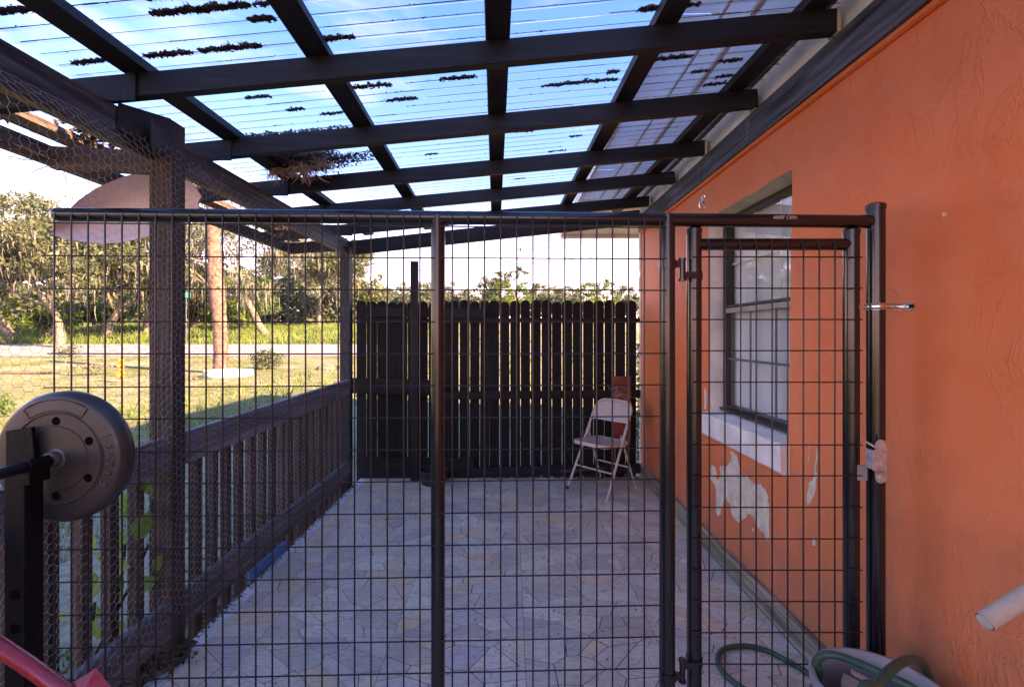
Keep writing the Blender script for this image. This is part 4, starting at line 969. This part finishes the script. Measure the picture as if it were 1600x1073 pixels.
# ================================================================== GROUND LITTER, GRASS, PLANT
lf = []
for _ in range(900):
    y_ = lr.uniform(1.2, 4.3); x_ = -1.462+abs(lr.normal())*.018; flake(np.array([x_, y_, .003+lr.random()*.006]), .014, lf, .15)
for _ in range(700):
    x_ = lr.uniform(-1.4, 1.25); flake(np.array([x_, 4.52-abs(lr.normal())*.03, .004+lr.random()*.012]), .022, lf, .2)
for _ in range(260):
    x_ = lr.uniform(-1.4, 1.2); y_ = lr.uniform(1.6, 4.5); flake(np.array([x_, y_, .003]), .011, lf, .1)
for _ in range(500):
    flake(np.array([-1.50+lr.normal()*.05, 1.98+lr.normal()*.06, .003+lr.random()*.02]), .03, lf, .3)
for _ in range(2500):
    flake(np.array([-1.5-abs(lr.normal())*.25, lr.uniform(1, 4.4), -.125+lr.random()*.02]), .035, lf, .3)
o = quads('dead_leaves', lf, M['litter2']); setp(o, 'scattered brown dead leaves on the patio floor and along its edge', 'dead leaves', kind='stuff')
def blades(name, n, area_fn, h, wd, m, label):
    xy = area_fn(n); z = np.interp(xy[:, 1], KY, KZ); a = lr.uniform(0, 6.28, n); hh = h*lr.uniform(.4, 1.3, n); lean = lr.normal(size=(n, 2))*(.35*hh[:, None])
    dx = np.cos(a)*wd*lr.uniform(.6, 1.3, n); dy = np.sin(a)*wd
    b0 = np.stack([xy[:, 0]-dx, xy[:, 1]-dy, z-.01], 1); b1 = np.stack([xy[:, 0]+dx, xy[:, 1]+dy, z-.01], 1); tp = np.stack([xy[:, 0]+lean[:, 0], xy[:, 1]+lean[:, 1], z+hh], 1)
    o = quads(name, np.stack([b0, b1, tp], 1), m, nper=3); setp(o, label, 'grass', kind='stuff')
def fan(n, d0, d1, k0, k1):
    D = d0*(d1/d0)**lr.random(n); return np.stack([D*lr.uniform(k0, k1, n), D], 1)
def patchy(n):
    q = fan(n*2, 1.0, 27, -1.25, -.30); q = q[q[:, 0] < -1.62]; q = q[(q[:, 0] < -4.2) | (lr.random(len(q)) < .35)]; keep = (np.sin(q[:, 0]*1.3+2*np.sin(q[:, 1]*.9))+np.sin(q[:, 1]*2.1+q[:, 0]*.7)) > -.9
    return q[keep][:n]
def near(n): q = patchy(n); return q
q = patchy(70000)
def fixed(_n): return q
blades('lawn_grass', len(q), fixed, .035, .006, M['grass'], 'thin patchy lawn grass in the yard beyond the railing')
blades('verge_grass', 30000, lambda n: np.stack([lr.uniform(-70, -8, n), lr.uniform(36, 60, n)], 1), .5, .06, M['tallgrass'], 'tall bright green grass on the verge beyond the road')
blades('field_grass', 16000, lambda n: np.stack([lr.uniform(-8, 25, n), lr.uniform(6, 50, n)], 1), .25, .03, M['tallgrass'], 'green grass seen through the gaps of the black fence')
def leaf(mb, base, tip, wd, nrm):
    ax = tip-base; sd_ = ax.cross(nrm).normalized(); nrm = sd_.cross(ax).normalized(); prof = [0, .55, .9, 1.0, .85, .5, 0.02]; n = len(prof); vs = []
    for i, k in enumerate(prof):
        t = i/(n-1); c = base+ax*t-nrm*.12*ax.length*(t*t)
        vs += [c-sd_*wd*k/2+nrm*wd*.12*k, c, c+sd_*wd*k/2+nrm*wd*.12*k]
    mb.add(vs, [(i*3+j, i*3+j+1, i*3+j+4, i*3+j+3) for i in range(n-1) for j in range(2)])
plant = thing('broadleaf_plant', 'young shrub with broad bright green leaves growing outside the railing by the near post', 'plant', (-1.75, 1.95, -.12))
g = MB(); stems = [[P(118, 1075, 1.95), P(150, 1020, 1.95), P(185, 950, 1.96), P(210, 900, 1.98), P(232, 850, 2.0)], [P(120, 1075, 1.95), P(140, 1000, 1.93), P(148, 940, 1.92)], [P(175, 965, 1.96), P(190, 900, 1.9), P(195, 850, 1.88)]]
stems[0][0].z = -.12; stems[1][0].z = -.12
for s_ in stems: g.tube(smoothpath(s_, 5), [.006]*(len(smoothpath(s_, 5))), 7)
g.build('stem', M['balu'], plant, smooth=True)
r9 = random.Random(19)
for px, py, ang, ln, wd in ((183, 850, 80, 45, 34), (142, 850, 130, 40, 28), (132, 902, 170, 44, 26), (138, 925, 200, 44, 30), (182, 885, 10, 48, 30), (178, 905, 300, 42, 26), (222, 822, 75, 46, 30), (213, 870, 85, 36, 16), (226, 912, 20, 40, 24), (184, 925, 250, 44, 26), (138, 955, 150, 44, 30), (86, 963, 180, 40, 14), (182, 982, 200, 34, 24), (200, 790, 110, 42, 30), (150, 985, 260, 40, 26), (120, 990, 240, 32, 22), (190, 1010, 280, 34, 22), (208, 800, 40, 34, 24), (185, 1040, 320, 34, 20), (230, 760, 100, 34, 22), (246, 880, 60, 34, 20), (160, 870, 60, 30, 20)):
    Dl = r9.uniform(1.82, 2.0); c = P(px, py, Dl); dv = Vector((math.cos(R(ang)), r9.uniform(-.4, .4), math.sin(R(ang)))).normalized()*ln*Dl/F
    g = MB(); leaf(g, c-dv/2, c+dv/2, wd*Dl/F, Vector((r9.uniform(-.3, .3), -1, r9.uniform(.1, .6)))); g.build('leaf', M['figleaf'], plant, smooth=True, fixn=False)
vine = []
for _ in range(420):
    z_ = lr.uniform(0, 1.3); flake(np.array([1.29+lr.normal()*.012, 4.60+lr.random()*.08, z_]), .035, vine, .8)
o = quads('creeper', vine, M['greenleaf']); setp(o, 'thin green creeper in the slit between black fence and orange wall', 'creeper', kind='stuff')

# ================================================================== TREES
def tree_meshes(seed, h, rad, trunk_h, nclump, leaves, ls, moss=0, lean=0, spread=1.0, flatten=.55, stems_n=1):
    q = random.Random(seed); qn = np.random.default_rng(seed)
    wood_ = MB(); tips = []
    def branch(p, d, l, r_, lev):
        pts = [p]; rad_ = [r_]; dd = d.copy(); n = 4
        for i in range(n):
            dd = (dd+Vector((q.gauss(0, .18), q.gauss(0, .18), q.gauss(.02, .12)))).normalized(); pts.append(pts[-1]+dd*l/n); rad_.append(r_*(1-.5*(i+1)/n))
        wood_.tube(pts, rad_, 6 if lev else 9, cap=False)
        if lev >= 3 or l < h*.08: tips.append(pts[-1]); return
        for k in range(3 if lev < 2 else 2):
            a = q.uniform(0, 6.28); s_ = q.uniform(.45, .95)*spread; nd = (dd+Vector((math.cos(a), math.sin(a), q.uniform(-.25, .25)))*s_).normalized(); branch(pts[-1 if k == 0 else q.choice((-2, -1))], nd, l*q.uniform(.6, .8), r_*.5, lev+1)
    for s_ in range(stems_n):
        branch(Vector((q.gauss(0, .15)*(stems_n > 1), q.gauss(0, .15)*(stems_n > 1), -.1)), Vector((lean+q.gauss(0, .2)*(stems_n > 1), 0, 1)).normalized(), trunk_h, h*.035, 0)
    cl = []
    while len(cl) < nclump:
        if q.random() < .6 and tips: c = q.choice(tips)+Vector((q.gauss(0, rad*.12), q.gauss(0, rad*.12), q.gauss(0, rad*.1)))
        else:
            a = q.uniform(0, 6.28); e_ = math.asin(q.uniform(-.35, 1)); k = q.uniform(.72, 1.0); c = Vector((math.cos(a)*math.cos(e_)*rad*k+lean*h*.5, math.sin(a)*math.cos(e_)*rad*k, h-rad*flatten*1.0+math.sin(e_)*rad*flatten*k))
        cl.append((c, rad*q.uniform(.11, .24)))
    Cn = []; 
    for c, r_ in cl:
        m_ = int(leaves*(r_/(rad*.17))**2); v = qn.normal(size=(m_, 3)); v /= np.linalg.norm(v, axis=1)[:, None]; v *= (qn.random(m_)**.45)[:, None]*r_*np.array([1, 1, .7]); Cn.append(v+np.array(c))
    Cn = np.concatenate(Cn); n = len(Cn)
    d = qn.normal(size=(n, 3)); d /= np.linalg.norm(d, axis=1)[:, None]; e_ = np.cross(d, qn.normal(size=(n, 3))); e_ /= np.linalg.norm(e_, axis=1)[:, None]
    s1 = (ls*qn.uniform(.6, 1.5, n))[:, None]; d = d*s1; e_ = e_*s1*.45
    L_ = np.stack([Cn-d, Cn-e_, Cn+d, Cn+e_], 1)
    Ms = []
    if moss:
        for _ in range(moss):
            c, r_ = q.choice(cl); p = np.array(c)+qn.normal(size=3)*r_*.7; ln = q.uniform(.3, 1.5)*h/12; wd = q.uniform(.03, .10)*h/12; a = q.uniform(0, 6.28); dx = np.array([math.cos(a), math.sin(a), 0])*wd
            for k in range(3):
                p2 = p+np.array([q.gauss(0, .05), q.gauss(0, .05), -ln/3]); w0, w1 = 1-k*.25, 1-(k+1)*.28; Ms.append([p-dx*w0, p+dx*w0, p2+dx*w1, p2-dx*w1]); p = p2
    return wood_, L_, Ms
def tmesh(V, name, m):
    V = np.asarray(V, float); n, k = V.shape[:2]; me = bpy.data.meshes.new(name); me.vertices.add(n*k); me.vertices.foreach_set('co', V.ravel())
    me.loops.add(n*k); me.loops.foreach_set('vertex_index', np.arange(n*k, dtype=np.int32)); me.polygons.add(n); me.polygons.foreach_set('loop_start', np.arange(n, dtype=np.int32)*k); me.update(calc_edges=True); me.materials.append(m); return me
KIND = {}
def kind(key, leafm, bark='bark', **kw):
    wd, L_, Ms = tree_meshes(**kw); me = bpy.data.meshes.new('trunk'); me.from_pydata(wd.v, [], wd.f); me.materials.append(M[bark]); me.shade_smooth()
    KIND[key] = (me, tmesh(L_, 'crown', M[leafm]), tmesh(Ms, 'hanging_moss', M['moss']) if Ms else None)
kind('oak1', 'oakleaf', seed=1, h=12, rad=6.5, trunk_h=4, nclump=150, leaves=95, ls=.17, moss=650, spread=1.1)
kind('oak2', 'oakleaf', seed=2, h=11, rad=5.5, trunk_h=3.5, nclump=120, leaves=95, ls=.17, moss=750, spread=1.2, flatten=.7)
kind('oak3', 'oakleaf', seed=5, h=13, rad=7, trunk_h=6, nclump=85, leaves=80, ls=.17, moss=1700, spread=1.2, lean=-.1)
kind('bush', 'greenleaf', seed=7, h=5.5, rad=3.4, trunk_h=1.2, nclump=75, leaves=90, ls=.14, flatten=.8, stems_n=3)
kind('round', 'farleaf', seed=9, h=9, rad=5, trunk_h=2.6, nclump=90, leaves=80, ls=.22, moss=300, flatten=.8)
kind('round2', 'farleaf', seed=12, h=8, rad=5.5, trunk_h=2.4, nclump=90, leaves=80, ls=.22, moss=200, flatten=.65)
kind('airy', 'oakleaf', seed=15, h=10, rad=3.5, trunk_h=4.5, nclump=36, leaves=50, ls=.2, flatten=.9)
def tree(name, key, px, D, sc_, rot, label, group=None, hs=1.0):
    x_ = (px-CX)/F*D; loc = (x_, D, gz(D)); r_ = thing(name, label, 'tree' if 'shrub' not in name else 'shrub', loc, group)
    for me in KIND[key]:
        if me is None: continue
        o = bpy.data.objects.new(me.name, me); C.objects.link(o); o.parent = r_
    r_.scale = (sc_, sc_, sc_*hs); r_.rotation_euler.z = rot; return r_
G1 = 'mossy trees across the yard'
tree('oak_tree', 'oak1', 20, 38, 1.0, 0, 'great mossy live oak at the far left edge above the pale house', G1)
tree('oak_tree', 'oak2', 95, 33, .88, 1, 'mossy live oak left of the near post, its crown lowest at the dark shrub', G1)
tree('oak_tree', 'oak1', 165, 41, .90, 2.2, 'mossy live oak seen under the pink panel', G1)
tree('oak_tree', 'oak2', 228, 46, .92, 4, 'mossy live oak straight behind the near post', G1)
tree('oak_tree', 'oak3', 418, 44, .88, .6, 'tall open oak with a pale lichened trunk right of the palm trunk', G1)
tree('oak_tree', 'oak2', 500, 58, 1.12, 2.6, 'mossy oak hung with grey moss just left of the far post', G1)
tree('oak_tree', 'oak1', 470, 75, 1.0, 5, 'hazy mossy oak standing behind the other two right of the palm', G1)
tree('oak_tree', 'oak1', 330, 80, .75, 1, 'low far oak whose crown shows either side of the palm trunk', G1)
G2 = 'shrubs across the road'
tree('green_shrub', 'bush', 72, 40, .75, 0, 'dark green shrub at the foot of the oaks by the pale house', G2)
tree('green_shrub', 'bush', 300, 52, 1.05, 2, 'yellow-green shrub between the near post and the palm trunk', G2)
tree('green_shrub', 'bush', 375, 50, 1.15, 4, 'tall green shrub directly right of the palm trunk', G2)
tree('green_shrub', 'bush', 150, 48, .9, 3, 'low green shrub under the mossy oaks left of the near post', G2)
G3 = 'trees above the black fence'
for px, D, key, s_, hs, lab in ((580, 88, 'round', .92, 1, 'pale round tree above the fence just right of the far post'), (625, 92, 'round2', .95, 1.05, 'bushy tree showing left of the thin support post'), (668, 86, 'round', .86, 1, 'grey-green tree showing right of the thin support post'),
                             (708, 90, 'round2', .9, 1.1, 'bushy tree right behind the middle kennel post'), (762, 84, 'round', .98, 1, 'broad grey-green tree, tallest of the left half of the row above the fence'), (812, 82, 'airy', .95, 1, 'loose-crowned dark tree standing up from the middle of the row above the fence'),
                             (800, 76, 'bush', 1.2, 1.1, 'bright green bush under the loose-crowned dark tree'), (850, 90, 'round', .90, 1, 'olive round tree right of the loose-crowned dark tree'), (884, 88, 'round2', .9, 1, 'low olive tree in the dip of the row above the fence'),
                             (935, 80, 'bush', 1.25, 1.1, 'yellow-green bush above the pickets behind the chair'), (948, 84, 'airy', .8, .95, 'small spiky-topped tree above the yellow-green bush'), (985, 86, 'round', .82, 1, 'pale tree above the fence next to the orange wall'), (1040, 90, 'round2', .9, 1, 'tree hidden mostly by the orange house corner')):
    tree('round_tree' if key != 'bush' else 'green_shrub', key, px, D, s_*.98, px*.37, lab, G3, hs)
fw = []
for _ in range(9000):
    D = lr.uniform(95, 120); u = lr.uniform(-1.3, .5); x_ = u*D; h_ = 6.0+1.6*math.sin(x_*.21)+1.0*math.sin(x_*.63+1); z_ = gz(D)+lr.random()**.7*h_
    a = lr.uniform(0, 6.28); s_ = lr.uniform(.3, .8); d = lr.normal(size=3); d /= np.linalg.norm(d); e_ = np.cross(d, lr.normal(size=3)); e_ /= np.linalg.norm(e_); c = np.array([x_, D, z_]); fw.append([c-d*s_, c-e_*s_*.6, c+d*s_, c+e_*s_*.6])
o = quads('distant_wood', fw, M['farleaf']); setp(o, 'distant wood closing the view behind all other trees', 'wood', kind='stuff')
us = []
for _ in range(26000):
    D = lr.uniform(61, 72); u = lr.uniform(-1.35, -.28); x_ = u*D; h_ = 6.2+1.4*math.sin(x_*.3)+1.0*math.sin(x_*.8+1); z_ = gz(D)+lr.random()*h_
    s_ = lr.uniform(.18, .46); d = lr.normal(size=3); d /= np.linalg.norm(d); e_ = np.cross(d, lr.normal(size=3)); e_ /= np.linalg.norm(e_); c = np.array([x_, D, z_]); us.append([c-d*s_, c-e_*s_*.6, c+d*s_, c+e_*s_*.6])
o = quads('undergrowth', us, M['oakleaf']); setp(o, 'tangled undergrowth filling in beneath the mossy trees', 'undergrowth', kind='stuff')
# palm trunk with boots, planter ring
pt_ = thing('palm_trunk', 'bare reddish palm trunk standing in the yard beyond the railing', 'palm trunk', (P(343, 575, 17.9).x, 17.9, gz(17.9)))
g = MB(); pts = []; rad_ = []; r10 = random.Random(6)
for i in range(40):
    t = i/39; y_ = 583-t*285; x_ = 345-13*t+2*math.sin(t*7); pts.append(P(x_, y_, 17.9)); rad_.append(.25+.02*r10.uniform(-1, 1)+(.03 if t > .35 and t < .6 else 0)-.02*t)
g.tube(pts, rad_, 14); g.build('trunk', M['palm'], pt_, smooth=True)
g = MB()
for k in range(330):
    t = r10.random(); i = int(t*38); p = pts[i].lerp(pts[i+1], t*38-i); a = r10.uniform(0, 6.28); o_ = Vector((math.cos(a), math.sin(a), 0)); r_ = rad_[i]; h_ = r10.uniform(.08, .22); tg = o_.cross(Vector((0, 0, 1)))*r10.uniform(.05, .1)
    out_ = .12 if .3 < t < .62 else .05
    g.add([p+o_*r_*.95-tg, p+o_*r_*.95+tg, p+o_*(r_+out_*r10.random())+Vector((0, 0, h_))], [(0, 1, 2)])
setp(g.build('bark_boots', M['palm'], pt_, fixn=False), kind='stuff')
rg = thing('planter_ring', 'low white scalloped garden edging ring at the foot of the palm trunk', 'planter', (P(358, 588, 16.7).x, 16.7, gz(16.7)))
rc = ORG[rg.name]
for k in range(22):
    a = 2*math.pi*k/22; g = MB(); c = rc+Vector((.72*math.cos(a), .72*math.sin(a), 0)); tv = Vector((-math.sin(a), math.cos(a), 0))*.095; nv = Vector((math.cos(a), math.sin(a), 0))*.05
    for lz in (0, .12): g.add([c-tv+Vector((0, 0, lz)), c+tv+Vector((0, 0, lz)), c+tv*.98+nv+Vector((0, 0, lz)), c-tv*.98+nv+Vector((0, 0, lz)), c-tv*.9+Vector((0, 0, lz+.10)), c+tv*.9+Vector((0, 0, lz+.10)), c+tv*.85+nv+Vector((0, 0, lz+.10)), c-tv*.85+nv+Vector((0, 0, lz+.10))], [(0, 1, 2, 3), (4, 7, 6, 5), (0, 4, 5, 1), (1, 5, 6, 2), (2, 6, 7, 3), (3, 7, 4, 0)])
    g.build('edging_block', M['conc'], rg)
def bushy(px, py, D, wpx, hpx, m, label, name='round_shrub', n=1400, cat='shrub', ls=.05):
    c = P(px, py, D); a_ = wpx*D/F/2; b_ = hpx*D/F/2; v = lr.normal(size=(n, 3)); v /= np.linalg.norm(v, axis=1)[:, None]; v *= (lr.random(n)**.4)[:, None]*np.array([a_, a_, b_])*(1+.18*np.sin(v[:, :1]*9)+.15*np.sin(v[:, 2:]*7)); Cn = v+np.array(c)
    d = lr.normal(size=(n, 3)); d /= np.linalg.norm(d, axis=1)[:, None]; e_ = np.cross(d, lr.normal(size=(n, 3))); e_ /= np.linalg.norm(e_, axis=1)[:, None]; d *= ls; e_ *= ls*.45
    r_ = thing(name, label, cat, (c.x, D, gz(D))); quads('foliage', np.stack([Cn-d, Cn-e_, Cn+d, Cn+e_], 1), m, r_)
    g = MB(); 
    for k in range(4): a = k*1.6; g.tube([(c.x, D, gz(D)-.02), (c.x+math.cos(a)*a_*.5, D+math.sin(a)*a_*.5, c.z)], [.02, .006], 5)
    g.build('stem', M['bark'], r_); return r_
bushy(416, 561, 19.6, 46, 30, M['oakleaf'], 'rounded dark shrub on the lawn right of the palm trunk', ls=.055)
bushy(107, 548, 17, 34, 26, M['oakleaf'], 'sparse small shrub on the lawn near the left edge', n=260, ls=.05)
bushy(87, 518, 39, 10, 20, M['pinkc'], 'small pink flowering shrub in front of the oaks', n=260, ls=.09)
bushy(378, 583, 16.7, 30, 12, M['greenleaf'], 'sprouting greens inside the white edging ring', n=200, ls=.035)
bushy(308, 592, 15.4, 40, 8, M['oakleaf'], 'flat weedy tuft left of the white edging ring', n=240, ls=.035)
bushy(6, 634, 8.5, 24, 34, M['greenleaf'], 'small silvery weed at the left edge above the weight plate', n=200, ls=.04)
bushy(148, 572, 17, 52, 6, M['bark'], 'dark low brush pile on the lawn left of the orange ornaments', name='brush_pile', n=500, cat='brush pile', ls=.05)
def rock(px, py, D, w_, h_, label, m):
    c = P(px, py, D); r_ = random.Random(px); g = MB(); n = 9
    pr = [(0.001, 1), (.5, .92), (.85, .6), (1, .2), (1, 0)]; vs = []
    for rr_, hh_ in pr:
        for j in range(n): a = 6.283*j/n; k = r_.uniform(.85, 1.12); vs.append((c.x+rr_*k*w_*math.cos(a), D+rr_*k*w_*.6*math.sin(a), gz(D)-.01+hh_*h_*r_.uniform(.85, 1.1)))
    g.add(vs, [(i*n+j, i*n+(j+1) % n, (i+1)*n+(j+1) % n, (i+1)*n+j) for i in range(4) for j in range(n)]); setp(g.build('rock', m), label, 'rock')
rock(510, 578, 19.5, .45, .24, 'low grey rock on the lawn near the far post', M['bark'])
for k, (py, s_) in enumerate(((568, 9), (583, 9))):
    c = P(188, py, 14.5); g = MB(); r_ = s_*14.5/F
    for j in range(7):
        a = 6.283*j/7; q = c+Vector((math.cos(a)*r_*.55, -.01, math.sin(a)*r_*.6)); g.tube([c, q, q+Vector((math.cos(a)*r_*.4, .02, math.sin(a)*r_*.35))], [.03, r_*.3, .01], 6)
    zb_ = gz(14.5); g.tube([(c.x, 14.52, zb_), (c.x, 14.52, c.z)], .012, 5)
    setp(g.build('flower_ornament', M['orange'], smooth=True), ('upper' if k == 0 else 'lower')+' rusty orange flower-shaped stake ornament on the lawn', 'ornament', 'orange lawn ornaments')
g = MB(); r11 = random.Random(3)
pts = [P(x_, 577+(x_ % 17)*.05, 17.5) for x_ in range(-60, 100, 20)]
pts = [Vector((p.x, p.y+r11.uniform(-.1, .1), gz(17.5)+.04)) for p in pts]; g.tube(pts, .04, 7); g.tube([pts[5], pts[5]+Vector((.15, 0, .35))], [.03, .01], 5)
setp(g.build('fallen_branch', M['palm'], smooth=True), 'long fallen branch lying on the lawn at the left', 'branch')
# far house
hx = P(12, 515, 64); hz_ = P(12, 511, 64).z
far = thing('far_house', 'small beige house with a pale roof far off at the left edge', 'house', (hx.x, 64, gz(64)))
g = MB(); g.box(hx.x-5, hx.x+1.8, 64, 70, gz(62)-.5, hz_+1.9); g.build('wall', M['hwall'], far)
g = MB(); g.prism([(hx.x-5.6, 63.4, hz_+1.9), (hx.x+2.4, 63.4, hz_+1.9), (hx.x+1.2, 66.5, hz_+3.2), (hx.x-4.4, 66.5, hz_+3.2)], (0, .1, .02)); g.add([(hx.x+2.4, 63.4, hz_+1.9), (hx.x+2.4, 70.4, hz_+1.9), (hx.x+1.2, 66.5, hz_+3.2)], [(0, 1, 2)]); g.build('roof', M['hroof'], far)
g = MB(); g.box(hx.x-.2, hx.x+.75, 63.93, 63.98, hz_-.5, hz_+1.6); g.build('door', M['redbr'], far)
g = MB(); g.box(hx.x+.9, hx.x+1.7, 63.93, 63.98, hz_+.1, hz_+1.4); g.build('window', M['white'], far)
# green street sign
c = P(293, 461, 36); sg = thing('street_sign', 'small green street sign on a thin pole beside the near post', 'sign', (c.x, 36, gz(36)))
g = MB(); g.tube([(c.x-.1, 36, gz(36)), (c.x-.1, 36, c.z+.25)], .04, 8); g.build('pole', M['mirror'], sg)
g = MB(); g.box(c.x-.45, c.x+.28, 35.94, 35.955, c.z-.2, c.z+.2); g.build('plate', M['greens'], sg)
# utility wires
for lab, pth in (('upper power line crossing the sky above the black fence', [P(640, 391, 60), P(760, 391.5, 60), P(850, 388, 60), P(930, 373, 60), P(1200, 300, 60)]), ('lower power line crossing the sky above the black fence', [P(560, 427, 55), P(700, 420, 55), P(850, 409, 55), P(1000, 395, 55), P(1200, 372, 55)]), ('faint cable seen behind the palm trunk', [P(250, 424, 50), P(420, 428, 50), P(560, 432, 50)])):
    g = MB(); g.tube(smoothpath(pth, 6), .022, 5); o = setp(g.build('power_line', M['line'], smooth=True), lab, 'power line')
    if 'upper' in lab: g = MB(); c = P(813, 390, 60); g.tube([c+Vector((0, 0, -.25)), c+Vector((0, 0, .1)), c+Vector((.05, 0, .22))], [.08, .16, .06], 7); g.build('cable_spacer', M['line'], o, smooth=True)
print('objects', len(bpy.data.objects), 'tris', sum(len(o.data.polygons) for o in bpy.data.objects if o.type == 'MESH'))
